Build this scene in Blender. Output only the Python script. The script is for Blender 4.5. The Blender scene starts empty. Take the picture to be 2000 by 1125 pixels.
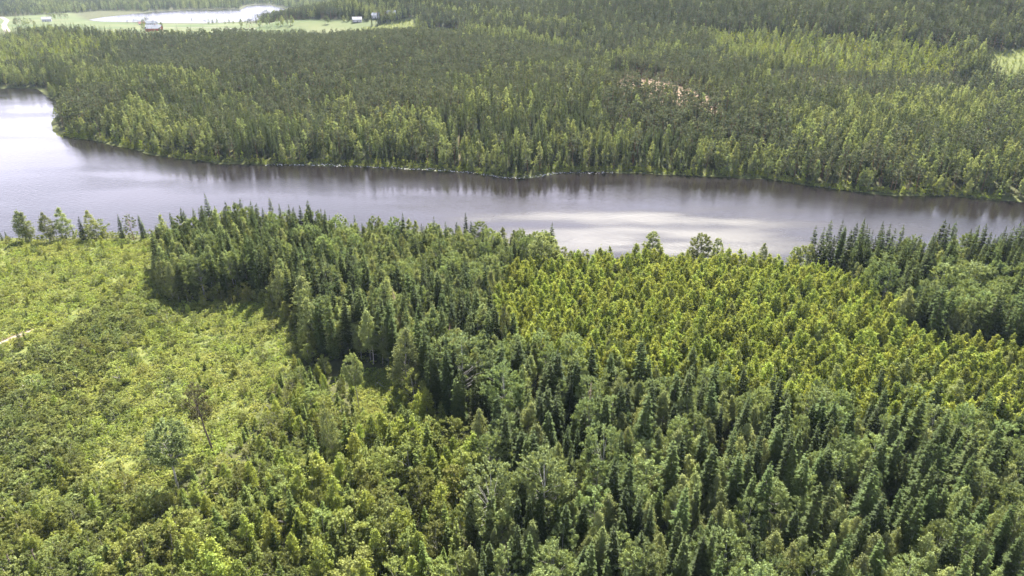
import bpy, math, random
import numpy as np
from mathutils import Vector

scene = bpy.context.scene
root_col = scene.collection

# ------------------------------------------------------------------ camera
CAM_Z = 105.0
PITCH = math.radians(25.0)
cam_data = bpy.data.cameras.new('camera')
cam_data.sensor_width = 36.0
cam_data.lens = 24.0
cam_data.clip_start = 1.0
cam_data.clip_end = 20000.0
cam = bpy.data.objects.new('camera', cam_data)
root_col.objects.link(cam)
cam.location = (0, 0, CAM_Z)
cam.rotation_euler = (math.radians(90) - PITCH, 0, 0)
scene.camera = cam

# ------------------------------------------------------------------ light
SUN_EL = math.radians(50)
SUN_AZ = math.radians(7)          # clockwise from +Y, the viewing direction
world = bpy.data.worlds.new('World')
scene.world = world
world.use_nodes = True
wn, wl = world.node_tree.nodes, world.node_tree.links
wn.clear()
w_out = wn.new('ShaderNodeOutputWorld')
w_bg = wn.new('ShaderNodeBackground')
w_bg.inputs["Strength"].default_value = 0.05
sky = wn.new('ShaderNodeTexSky')
sky.sky_type = 'NISHITA'
sky.sun_disc = False
sky.sun_elevation = SUN_EL
sky.sun_rotation = SUN_AZ
sky.air_density = 1.0
sky.dust_density = 2.0
# broken fair-weather cloud, the same all round the sky
w_tc = wn.new('ShaderNodeTexCoord')
w_sep = wn.new('ShaderNodeSeparateXYZ')
wl.new(w_tc.outputs['Generated'], w_sep.inputs[0])
w_add = wn.new('ShaderNodeMath'); w_add.operation = 'MAXIMUM'; w_add.inputs[1].default_value = 0.0
wl.new(w_sep.outputs['Z'], w_add.inputs[0])
w_add2 = wn.new('ShaderNodeMath'); w_add2.operation = 'ADD'; w_add2.inputs[1].default_value = 0.12
wl.new(w_add.outputs[0], w_add2.inputs[0])
w_dx = wn.new('ShaderNodeMath'); w_dx.operation = 'DIVIDE'
w_dy = wn.new('ShaderNodeMath'); w_dy.operation = 'DIVIDE'
wl.new(w_sep.outputs['X'], w_dx.inputs[0]); wl.new(w_add2.outputs[0], w_dx.inputs[1])
wl.new(w_sep.outputs['Y'], w_dy.inputs[0]); wl.new(w_add2.outputs[0], w_dy.inputs[1])
w_comb = wn.new('ShaderNodeCombineXYZ')
wl.new(w_dx.outputs[0], w_comb.inputs[0]); wl.new(w_dy.outputs[0], w_comb.inputs[1])
w_noise = wn.new('ShaderNodeTexNoise')
w_noise.inputs['Scale'].default_value = 0.85
w_noise.inputs['Detail'].default_value = 6.0
w_noise.inputs['Roughness'].default_value = 0.55
wl.new(w_comb.outputs[0], w_noise.inputs['Vector'])
w_ramp = wn.new('ShaderNodeValToRGB')
w_ramp.color_ramp.elements[0].position = 0.45
w_ramp.color_ramp.elements[1].position = 0.66
w_mix = wn.new('ShaderNodeMix'); w_mix.data_type = 'RGBA'
w_mix.inputs[7].default_value = (13.2, 12.9, 16.0, 1)
w_low = wn.new('ShaderNodeMapRange'); w_low.interpolation_type = 'SMOOTHSTEP'
w_low.inputs['From Min'].default_value = 0.10; w_low.inputs['From Max'].default_value = 0.60
w_low.inputs['To Min'].default_value = 0.34; w_low.inputs['To Max'].default_value = -0.16
wl.new(w_add.outputs[0], w_low.inputs['Value'])
w_cov = wn.new('ShaderNodeMath'); w_cov.operation = 'ADD'
wl.new(w_noise.outputs['Fac'], w_cov.inputs[0]); wl.new(w_low.outputs[0], w_cov.inputs[1])
wl.new(w_cov.outputs[0], w_ramp.inputs[0])
wl.new(w_ramp.outputs[0], w_mix.inputs[0])
wl.new(sky.outputs[0], w_mix.inputs[6])
wl.new(w_mix.outputs[2], w_bg.inputs['Color'])
wl.new(w_bg.outputs[0], w_out.inputs['Surface'])

sun_data = bpy.data.lights.new('sun', 'SUN')
sun_data.energy = 5.0
sun_data.angle = math.radians(0.55)
sun_data.color = (1.0, 0.95, 0.86)
sun = bpy.data.objects.new('sun', sun_data)
root_col.objects.link(sun)
sun_dir = Vector((math.sin(SUN_AZ)*math.cos(SUN_EL), math.cos(SUN_AZ)*math.cos(SUN_EL), math.sin(SUN_EL)))
sun.rotation_euler = sun_dir.to_track_quat('Z', 'Y').to_euler()
sun.location = (0, 0, 300)

vs = scene.view_settings
vs.view_transform = 'Standard'
vs.look = 'None'
vs.exposure = 2.25
vs.gamma = 1.0
vs.use_curve_mapping = False
cy = scene.cycles
cy.max_bounces = 6
cy.diffuse_bounces = 2
cy.glossy_bounces = 2
cy.transmission_bounces = 3
cy.volume_bounces = 0
cy.transparent_max_bounces = 4
cy.caustics_reflective = False
cy.caustics_refractive = False
cy.sample_clamp_indirect = 4.0

# ------------------------------------------------------------------ helpers
rng = np.random.default_rng(11)

def tag(o, label=None, category=None, group=None, kind=None):
    if label: o['label'] = label
    if category: o['category'] = category
    if group: o['group'] = group
    if kind: o['kind'] = kind
    return o

def mesh_from(name, verts, faces_list, mats, smooth=False):
    """faces_list: [(int array (n,k), material index)], k = 3 or 4"""
    me = bpy.data.meshes.new(name)
    verts = np.asarray(verts, dtype=np.float32)
    me.vertices.add(len(verts))
    me.vertices.foreach_set('co', verts.ravel())
    faces_list = [(np.asarray(f, dtype=np.int32), m) for f, m in faces_list if len(f)]
    nl = sum(f.size for f, _ in faces_list); nf = sum(len(f) for f, _ in faces_list)
    me.loops.add(nl); me.polygons.add(nf)
    me.loops.foreach_set('vertex_index', np.concatenate([f.ravel() for f, _ in faces_list]))
    tot = np.concatenate([np.full(len(f), f.shape[1], np.int32) for f, _ in faces_list])
    start = np.concatenate([[0], np.cumsum(tot)[:-1]]).astype(np.int32)
    me.polygons.foreach_set('loop_start', start)
    me.polygons.foreach_set('material_index', np.concatenate([np.full(len(f), m, np.int32) for f, m in faces_list]))
    me.polygons.foreach_set('use_smooth', np.full(nf, smooth))
    for m in mats: me.materials.append(m)
    me.update(calc_edges=True)
    return me

def add_obj(name, me, parent=None, loc=None):
    o = bpy.data.objects.new(name, me)
    root_col.objects.link(o)
    if parent is not None: o.parent = parent
    if loc is not None: o.location = loc
    return o

# ------------------------------------------------------------------ terrain
LAKE = [(-1500.0, 560.0), (-700.0, 700.0)] + [(-501.0, 688.1), (-476.0, 688.1), (-454.1, 678.7), (-422.1, 634.9), (-385.0, 596.1), (-365.8, 557.1), (-349.2, 524.5), (-328.9, 493.4), (-312.5, 473.5), (-293.8, 465.6), (-268.1, 453.5), (-242.7, 434.9), (-207.7, 413.9), (-178.1, 402.9), (-145.9, 398.1), (-115.5, 398.1), (-84.2, 393.5), (-50.5, 387.8), (-23.4, 381.2), (-11.5, 374.8), (-2.8, 369.6), (11.4, 371.6), (26.2, 380.1), (44.0, 382.3), (73.1, 381.2), (95.1, 374.8), (120.1, 371.6), (139.4, 369.6), (150.7, 361.5), (163.5, 351.9), (181.0, 342.6), (200.0, 338.2), (222.7, 336.4), (233.7, 333.0), (253.6, 327.9), (277.5, 322.2), (321.0, 314.3)] + [(900.0, 330.0), (900.0, 190.0)] + [(243.2, 226.3), (191.7, 233.1), (154.7, 235.5), (118.0, 240.3), (99.3, 243.3), (70.0, 245.3), (40.6, 249.4), (16.6, 255.8), (-8.5, 262.5), (-43.1, 268.3), (-87.6, 273.1), (-121.8, 276.8), (-151.7, 279.3), (-177.8, 278.0), (-203.3, 276.2), (-219.7, 274.3), (-262.7, 273.1)] + [(-700.0, 300.0), (-1500.0, 330.0)]
FAR_LAKE = [(-976.6, 1686.2), (-994.2, 1779.2), (-996.1, 1905.0), (-986.3, 2023.8), (-935.9, 2102.3), (-859.0, 2129.8), (-787.0, 2143.8), (-845.8, 2343.9), (-849.0, 2449.1), (-806.6, 2449.1), (-719.9, 2278.5), (-628.8, 2102.3), (-555.2, 1905.0), (-508.1, 1722.2), (-537.1, 1668.7), (-595.1, 1634.7), (-663.7, 1578.5), (-755.9, 1586.3), (-838.6, 1618.3), (-915.6, 1634.7)]
def signed_distance(x, y, poly):
    x = np.asarray(x, dtype=np.float64); y = np.asarray(y, dtype=np.float64)
    p = np.array(poly); q = np.roll(p, -1, axis=0)
    best = np.full(x.shape, 1e18); inside = np.zeros(x.shape, bool)
    for (ax, ay), (bx, by) in zip(p, q):
        dx, dy = bx-ax, by-ay
        t = np.clip(((x-ax)*dx + (y-ay)*dy)/(dx*dx+dy*dy+1e-9), 0, 1)
        best = np.minimum(best, (x-ax-t*dx)**2 + (y-ay-t*dy)**2)
        if ay != by:
            c = ((ay > y) != (by > y)) & (x < dx*(y-ay)/dy + ax)
            inside ^= c
    d = np.sqrt(best)
    return np.where(inside, -d, d)
def sstep(a, b, v):
    t = np.clip((v-a)/(b-a), 0, 1); return t*t*(3-2*t)
def bump(x, y, cx, cy_, sx, sy, h):
    return h*np.exp(-((x-cx)/sx)**2 - ((y-cy_)/sy)**2)
def height(x, y):
    x = np.asarray(x, dtype=np.float64); y = np.asarray(y, dtype=np.float64)
    d1 = signed_distance(x, y, LAKE) + 1.2*np.sin(x*0.11+1.3*np.sin(y*0.05)) + 0.7*np.sin(x*0.31+y*0.2)
    d2 = signed_distance(x, y, FAR_LAKE)
    d = np.minimum(d1, d2)
    pos = np.maximum(d, 0)
    far = sstep(300, 420, y + 0.05*x)
    plain = 1 - sstep(150, 500, d2)                     # flat farmland round the far lake
    rise = (1-far)*4.0*(1-np.exp(-pos/40)) + far*(14.0*(1-np.exp(-pos/110))*(1-plain) + 3.0*plain*(1-np.exp(-pos/60)))
    amp = sstep(5, 90, d)
    und = amp*((1-far)*(0.9*np.sin(x*0.043+1.0)*np.sin(y*0.051+0.4) + 0.35*np.sin(x*0.17+y*0.11)) +
               far*(1-plain)*(8.5*np.sin(x*0.0105+0.7+0.6*np.sin(y*0.006))*np.sin(y*0.012+1.9) + 2.2*np.sin(x*0.031+y*0.021)))
    hills = bump(x, y, 650, 1250, 520, 520, 95) + bump(x, y, 150, 1500, 420, 330, 55) + bump(x, y, 1500, 1400, 700, 700, 120) + bump(x, y, -110, 1330, 170, 190, 30)
    hills = hills*sstep(20, 300, d1)*sstep(500, 900, y+0.3*x)*sstep(60, 260, d2)
    back = 150*sstep(2500, 5200, y + 0.10*np.abs(x+300)) + 40*sstep(1700, 3200, np.hypot(x+1500, (y-1700)*0.7))*sstep(2300, 3000, y)
    z = np.clip(d*0.10, -2.0, 0.7) + np.where(d > 0, rise + und + hills + back*sstep(0, 500, d2), 0)
    return z

# stands, surveyed as outlines on the ground
MEADOW = [(-244.6, 264.7), (-214.5, 267.2), (-189.5, 268.4), (-148.5, 269.3), (-135.4, 246.2), (-130.1, 226.0), (-114.5, 205.8), (-103.6, 206.6), (-89.7, 207.0), (-75.9, 198.5), (-62.5, 181.8), (-59.1, 171.4), (-61.9, 159.7), (-64.4, 152.1), (-64.7, 133.9), (-68.0, 122.5), (-73.0, 114.7), (-78.5, 106.1), (-81.9, 97.5), (-83.6, 88.6), (-112.9, 80.8), (-220.0, 168.7)]
BUSH_BAND = [(-148.2, 135.3), (-136.9, 154.9), (-138.4, 170.0), (-135.8, 182.6), (-135.7, 203.5), (-131.6, 210.8), (-121.8, 208.6), (-113.9, 196.3), (-111.9, 178.6), (-108.9, 163.9), (-110.8, 149.6), (-109.1, 133.8), (-105.9, 122.7), (-108.8, 113.2), (-126.1, 107.5)]
BUSH_PATCH = [(-117.5, 129.8), (-114.0, 141.9), (-104.5, 147.7), (-95.7, 143.2), (-97.9, 133.0), (-101.6, 123.0), (-101.9, 112.8), (-108.8, 113.2)]
LAKESIDE = [(-133.6, 238.2), (-132.6, 252.4), (-126.2, 266.5), (-76.5, 264.2), (-29.0, 256.9), (17.1, 247.1), (16.5, 238.2), (1.9, 227.0), (-6.5, 202.9), (-5.3, 174.8), (1.5, 168.2), (-10.0, 162.6), (-12.6, 138.1), (-18.7, 136.9), (-27.2, 153.1), (-31.9, 157.0), (-37.6, 165.3), (-45.4, 168.1), (-54.7, 167.4), (-61.8, 183.3), (-75.4, 199.8), (-90.5, 208.9), (-114.4, 207.7), (-126.0, 219.2)]
BIRCHY = [(-76.5, 264.2), (-29.0, 256.9), (17.1, 247.1), (16.5, 238.2), (1.9, 227.0), (-6.8, 202.9), (-16.7, 198.5), (-41.1, 204.9), (-60.0, 212.8)]
PLANTATION = [(0.9, 222.6), (16.9, 229.0), (47.4, 231.2), (75.7, 230.4), (98.4, 225.3), (112.1, 214.1), (116.6, 197.6), (115.3, 176.1), (123.7, 167.1), (143.9, 160.5), (168.0, 151.2), (142.4, 120.7), (106.5, 127.1), (98.7, 129.8), (84.0, 129.3), (74.4, 135.3), (61.7, 134.3), (49.3, 143.8), (38.2, 140.7), (26.4, 147.5), (17.1, 146.4), (5.6, 158.3), (0.0, 164.1), (-5.9, 182.8), (-5.4, 202.9)]
RIGHT_WOOD = [(107.2, 235.6), (134.6, 234.3), (191.4, 232.7), (242.6, 225.7), (174.9, 151.4), (144.2, 161.0), (124.0, 167.6), (116.4, 176.8), (118.0, 198.7), (116.2, 219.1)]
MIXED_WOOD = [(-12.2, 142.4), (-9.9, 162.1), (0.0, 164.7), (5.6, 158.4), (17.1, 147.0), (26.5, 148.1), (38.2, 140.8), (49.5, 144.3), (61.8, 134.8), (74.6, 135.8), (84.3, 129.8), (99.0, 130.3), (106.8, 127.6), (142.7, 121.1), (141.1, 91.3), (106.7, 57.7), (-7.1, 57.9), (-7.3, 78.8), (-9.0, 91.7), (-5.5, 113.6), (-7.5, 123.1), (-13.3, 130.7)]
THICKET = [(-59.2, 170.8), (-54.5, 166.8), (-43.5, 158.9), (-38.9, 143.8), (-27.3, 143.9), (-18.7, 136.4), (-13.2, 130.2), (-7.5, 122.9), (-5.7, 113.6), (-9.1, 91.7), (-7.5, 78.8), (-7.1, 57.9), (-121.6, 58.1), (-122.9, 82.1), (-87.4, 90.2), (-86.8, 100.1), (-83.8, 109.2), (-78.8, 118.7), (-73.1, 126.6), (-68.0, 136.3), (-65.6, 153.6), (-61.7, 159.2)]
GLADE = [(-44.2, 159.3), (-37.9, 163.4), (-31.5, 161.3), (-27.4, 144.5), (-33.8, 136.9), (-39.9, 143.5)]
BUSH_LOW = [(-135.1, 105.9), (-106.1, 109.3), (-108.1, 122.5), (-103.6, 128.4), (-87.2, 113.4), (-72.7, 114.0), (-64.5, 88.8), (-112.5, 80.3)]
GAP = [(-14.2, 130.5), (-12.1, 135.6), (-5.5, 133.9), (-2.6, 124.3), (-5.7, 121.8), (-9.9, 124.1)]
DOME = [(123.4, 186.9), (133.1, 198.8), (150.9, 204.5), (158.9, 199.7), (146.5, 179.7), (128.1, 171.9)]
DARK_RIDGE = [(0.0, 1149.0), (333.1, 961.1), (613.3, 819.3), (509.7, 664.6), (422.0, 676.9), (334.5, 728.5), (223.5, 834.0), (0.0, 959.7)]
TRACK = [(-154.1, 166.9), (-151.2, 175.4), (-149.2, 179.3), (-145.2, 185.2), (-146.9, 187.3), (-151.0, 182.0), (-153.0, 178.1), (-156.4, 170.0)]
# across the lake
PINE_STANDS = [[(-492.4, 897.7), (-271.8, 1010.2), (0.0, 797.5), (108.2, 755.4), (0.0, 647.9), (-53.4, 610.4), (-131.4, 600.8), (-144.9, 546.2), (-193.5, 602.5), (-289.6, 665.4), (-434.5, 792.9)],
               [(65.6, 495.1), (130.5, 541.9), (161.6, 486.7), (128.2, 427.0), (95.0, 419.7), (62.6, 440.5)],
               [(-130.1, 573.3), (-51.4, 586.2), (-34.1, 458.0), (-105.5, 471.4)],
               [(-392.3, 599.3), (-331.8, 587.5), (-285.7, 513.1), (-296.1, 483.3), (-330.0, 499.8)],
               [(0.0, 741.0), (198.5, 691.3), (209.2, 600.8), (160.0, 577.6), (93.6, 722.2)]]
YOUNG_PINE = [(201.3, 603.4), (288.2, 623.6), (389.7, 596.9), (357.8, 553.6), (288.2, 529.5), (225.7, 550.6)]
YOUNG_BIRCH_FAR = [[(216.7, 829.4), (275.5, 780.2), (326.7, 720.8), (402.8, 657.5), (405.1, 626.5), (372.7, 605.4), (279.5, 603.0), (232.7, 646.5), (206.3, 720.7)],
                   [(-819.1, 1091.3), (-714.4, 1075.0), (-528.5, 930.8), (-494.0, 864.3), (-528.2, 807.5), (-547.5, 757.0), (-571.0, 744.8)]]
BRIGHT_CUT = [[(420.5, 643.6), (514.2, 671.4), (448.0, 569.7), (408.0, 592.0)], [(-301.6, 1068.9), (-232.6, 1102.8), (-188.3, 1119.9), (-147.1, 1120.4), (-125.8, 988.3), (-206.3, 970.4), (-282.1, 994.7)], [(-121.9, 1003.1), (-117.8, 1032.2), (-78.6, 1016.2), (-57.3, 920.7), (-73.6, 865.1), (-95.9, 844.9)]]
SOIL_CUT = [[(87.0, 668.0), (113.1, 680.5), (134.1, 637.7), (146.5, 583.3), (152.8, 514.2), (140.2, 468.1), (117.4, 483.0), (99.6, 503.3), (74.5, 537.8)], [(231.3, 566.2), (254.6, 562.7), (256.8, 548.1), (233.4, 549.6)], [(-35.1, 453.2), (-33.4, 452.8), (-29.4, 397.4), (-30.9, 397.8)]]
BIRCH_RICH = [[(184.7, 500.7), (422.3, 547.6), (272.8, 334.0), (225.3, 341.3), (187.6, 345.9), (162.1, 378.2)], [(-124.0, 459.4), (-91.5, 517.0), (-46.2, 441.4), (-36.1, 394.1), (-110.1, 401.5)], [(-479.9, 783.0), (-425.8, 822.8), (-262.3, 619.7), (-183.5, 417.5), (-253.8, 449.4), (-342.4, 530.8)]]
FIELDS = [(-935.8, 940.6), (-799.5, 1063.3), (-762.5, 1100.2), (-735.9, 1108.9), (-657.0, 1057.5), (-570.3, 983.4), (-506.2, 966.0), (-386.3, 940.1), (-298.2, 1027.8), (-243.8, 1081.7), (-201.5, 1127.8), (-208.8, 1149.1), (-296.3, 1177.1), (-350.0, 1206.0), (-355.5, 1204.4), (-571.8, 1570.0), (-641.6, 1525.4), (-731.8, 1535.4), (-887.2, 1583.5), (-955.8, 1645.8), (-1158.0, 1933.5), (-1150.3, 1886.6), (-1177.7, 1795.9), (-1221.2, 1648.5), (-1514.2, 1545.8)]

def in_poly(x, y, poly):
    return signed_distance(x, y, poly) < 0

# ------------------------------------------------------------------ materials
def new_mat(name):
    m = bpy.data.materials.new(name); m.use_nodes = True
    m.node_tree.nodes.clear()
    return m, m.node_tree.nodes, m.node_tree.links

def leaf_mat(name, col, trans, mix=0.42, hue=0.03, val=0.35, gloss=0.05, rough=0.42, patch=None):
    m, n, l = new_mat(name)
    out = n.new('ShaderNodeOutputMaterial')
    oi = n.new('ShaderNodeObjectInfo')
    geo = n.new('ShaderNodeNewGeometry')
    def mapr(sock, lo, hi):
        r = n.new('ShaderNodeMapRange'); r.inputs['To Min'].default_value = lo; r.inputs['To Max'].default_value = hi
        l.new(sock, r.inputs['Value']); return r.outputs[0]
    h = mapr(oi.outputs['Random'], 0.5-hue, 0.5+hue)
    w = n.new('ShaderNodeTexWhiteNoise'); w.noise_dimensions = '1D'
    l.new(oi.outputs['Random'], w.inputs['W'])
    v1 = mapr(w.outputs['Value'], 1-val, 1+val)
    v2 = mapr(geo.outputs['Random Per Island'], 0.7, 1.3)
    mu = n.new('ShaderNodeMath'); mu.operation = 'MULTIPLY'
    l.new(v1, mu.inputs[0]); l.new(v2, mu.inputs[1])
    outs = []
    for c in (col, trans):
        hs = n.new('ShaderNodeHueSaturation')
        hs.inputs['Color'].default_value = (*c, 1)
        if patch:                                  # drier, yellower patches of the stand
            f_ = c[1]/col[1]
            no = n.new('ShaderNodeTexNoise'); no.inputs['Scale'].default_value = 0.09; no.inputs['Detail'].default_value = 3
            l.new(oi.outputs['Location'], no.inputs['Vector'])
            rr = n.new('ShaderNodeMapRange'); rr.inputs['From Min'].default_value = 0.42; rr.inputs['From Max'].default_value = 0.62
            l.new(no.outputs['Fac'], rr.inputs['Value'])
            mc = n.new('ShaderNodeMix'); mc.data_type = 'RGBA'
            mc.inputs[6].default_value = (*c, 1); mc.inputs[7].default_value = (*[q_*f_ for q_ in patch], 1)
            l.new(rr.outputs[0], mc.inputs[0]); l.new(mc.outputs[2], hs.inputs['Color'])
        l.new(h, hs.inputs['Hue']); l.new(mu.outputs[0], hs.inputs['Value'])
        outs.append(hs.outputs[0])
    d = n.new('ShaderNodeBsdfDiffuse'); l.new(outs[0], d.inputs['Color'])
    t = n.new('ShaderNodeBsdfTranslucent'); l.new(outs[1], t.inputs['Color'])
    mx = n.new('ShaderNodeMixShader'); mx.inputs[0].default_value = mix
    l.new(d.outputs[0], mx.inputs[1]); l.new(t.outputs[0], mx.inputs[2])
    g = n.new('ShaderNodeBsdfGlossy'); g.inputs['Roughness'].default_value = rough
    g.inputs['Color'].default_value = (0.9, 0.95, 0.85, 1)
    mx2 = n.new('ShaderNodeMixShader'); mx2.inputs[0].default_value = gloss
    l.new(mx.outputs[0], mx2.inputs[1]); l.new(g.outputs[0], mx2.inputs[2])
    l.new(mx2.outputs[0], out.inputs['Surface'])
    return m

def bark_mat(name, c1, c2, scale=3.0, stretch=0.3):
    m, n, l = new_mat(name)
    out = n.new('ShaderNodeOutputMaterial')
    tc = n.new('ShaderNodeTexCoord')
    mp = n.new('ShaderNodeMapping'); mp.inputs['Scale'].default_value = (scale, scale, scale*stretch)
    l.new(tc.outputs['Object'], mp.inputs[0])
    no = n.new('ShaderNodeTexNoise'); no.inputs['Scale'].default_value = 2.0; no.inputs['Detail'].default_value = 4
    l.new(mp.outputs[0], no.inputs['Vector'])
    r = n.new('ShaderNodeValToRGB')
    r.color_ramp.elements[0].position = 0.38; r.color_ramp.elements[0].color = (*c1, 1)
    r.color_ramp.elements[1].position = 0.6; r.color_ramp.elements[1].color = (*c2, 1)
    l.new(no.outputs['Fac'], r.inputs[0])
    b = n.new('ShaderNodeBsdfPrincipled'); b.inputs['Roughness'].default_value = 0.85
    b.inputs['Specular IOR Level'].default_value = 0.2
    l.new(r.outputs[0], b.inputs['Base Color'])
    l.new(b.outputs[0], out.inputs['Surface'])
    return m

M = {}
M['spruce'] = leaf_mat('spruce_needles', (0.044, 0.064, 0.017), (0.215, 0.215, 0.02), 0.22, 0.012, 0.42, 0.008, 0.6)
M['young_spruce'] = leaf_mat('young_spruce_needles', (0.088, 0.115, 0.024), (0.24, 0.26, 0.025), 0.26, 0.012, 0.35, 0.008, 0.6)
M['pine'] = leaf_mat('pine_needles', (0.100, 0.116, 0.060), (0.15, 0.16, 0.055), 0.20, 0.012, 0.28, 0.008, 0.6)
M['birch'] = leaf_mat('birch_leaves', (0.180, 0.208, 0.080), (0.33, 0.36, 0.08), 0.30, 0.012, 0.36, 0.010, 0.55)
M['aspen'] = leaf_mat('aspen_leaves', (0.155, 0.200, 0.076), (0.27, 0.315, 0.065), 0.27, 0.010, 0.28, 0.012, 0.55)
M['young_birch'] = leaf_mat('young_birch_leaves', (0.174, 0.206, 0.044), (0.36, 0.40, 0.05), 0.31, 0.016, 0.34, 0.008, 0.55)
M['thicket'] = leaf_mat('thicket_leaves', (0.152, 0.182, 0.056), (0.29, 0.315, 0.05), 0.28, 0.014, 0.40, 0.010, 0.55, (0.178, 0.19, 0.045))
M['willow'] = leaf_mat('willow_leaves', (0.150, 0.180, 0.066), (0.26, 0.29, 0.06), 0.26, 0.014, 0.38, 0.010, 0.55, (0.19, 0.21, 0.055))
M['fern'] = leaf_mat('meadow_leaves', (0.215, 0.262, 0.062), (0.37, 0.42, 0.058), 0.30, 0.012, 0.28, 0.008, 0.55, (0.25, 0.265, 0.066))
M['dead'] = leaf_mat('dead_twigs', (0.20, 0.135, 0.105), (0.2, 0.13, 0.1), 0.1, 0.01, 0.15, 0.01, 0.6)
M['sparse'] = leaf_mat('thin_brown_leaves', (0.11, 0.115, 0.045), (0.16, 0.16, 0.04), 0.35, 0.02, 0.2, 0.012, 0.55)
M['lone'] = leaf_mat('pale_aspen_leaves', (0.175, 0.215, 0.085), (0.32, 0.37, 0.09), 0.38, 0.01, 0.1, 0.010, 0.55)
M['bark_dark'] = bark_mat('spruce_bark', (0.07, 0.05, 0.04), (0.14, 0.11, 0.09))
M['bark_birch'] = bark_mat('birch_bark', (0.10, 0.09, 0.08), (0.30, 0.29, 0.27), 2.0, 2.0)
M['bark_pine'] = bark_mat('pine_bark', (0.16, 0.09, 0.055), (0.28, 0.16, 0.09))
M['bark_aspen'] = bark_mat('aspen_bark', (0.17, 0.16, 0.14), (0.36, 0.35, 0.31), 2.0, 1.5)
M['bark_grey'] = bark_mat('dead_grey_wood', (0.26, 0.23, 0.21), (0.48, 0.44, 0.40))

# ------------------------------------------------------------------ tree models
def tube(pts, radii, sides=6):
    pts = np.asarray(pts, float); n = len(pts)
    a = np.arange(sides)*2*math.pi/sides
    d = np.gradient(pts, axis=0); d /= np.linalg.norm(d, axis=1)[:, None] + 1e-9
    ref = np.where(np.abs(d[:, 2:3]) > 0.8, np.array([[1.0, 0, 0]]), np.array([[0, 0, 1.0]]))
    u = np.cross(d, ref); u /= np.linalg.norm(u, axis=1)[:, None] + 1e-9
    w = np.cross(d, u)
    V = (pts[:, None, :] + np.asarray(radii)[:, None, None]*(np.cos(a)[None, :, None]*u[:, None, :] + np.sin(a)[None, :, None]*w[:, None, :])).reshape(-1, 3)
    Fq = []
    for i in range(n-1):
        for k in range(sides):
            k2 = (k+1) % sides
            Fq.append((i*sides+k, i*sides+k2, (i+1)*sides+k2, (i+1)*sides+k))
    return V, np.array(Fq)

class Geo:
    def __init__(self): self.v = []; self.q = []; self.t = []; self.n = 0
    def add(self, V, Q=None, T=None):
        if Q is not None and len(Q): self.q.append(np.asarray(Q)+self.n)
        if T is not None and len(T): self.t.append(np.asarray(T)+self.n)
        self.v.append(np.asarray(V, float)); self.n += len(V)
    def arrays(self):
        v = np.concatenate(self.v) if self.v else np.zeros((0, 3))
        q = np.concatenate(self.q) if self.q else np.zeros((0, 4), int)
        t = np.concatenate(self.t) if self.t else np.zeros((0, 3), int)
        return v, q, t

def leaves(r, c, size, elong=1.5, up=0.3, along=None, outw=None):
    """diamond leaf sprays at centres c"""
    n = len(c)
    a = r.normal(size=(n, 3))
    if along is not None: a = a*0.6 + along
    a /= np.linalg.norm(a, axis=1)[:, None]
    nr = r.normal(size=(n, 3))*0.75; nr[:, 2] = np.abs(nr[:, 2]) + up
    if outw is not None: nr += outw
    b = np.cross(nr, a); b /= np.linalg.norm(b, axis=1)[:, None] + 1e-9
    s = (size*r.uniform(0.6, 1.35, n))[:, None]
    fold = np.cross(a, b)*s*0.18
    V = np.stack([c - a*s*elong*0.5, c + b*s*0.5 + fold, c + a*s*elong*0.5, c - b*s*0.5 + fold], 1).reshape(-1, 3)
    Q = np.arange(4*n).reshape(n, 4)
    return V, Q

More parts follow.
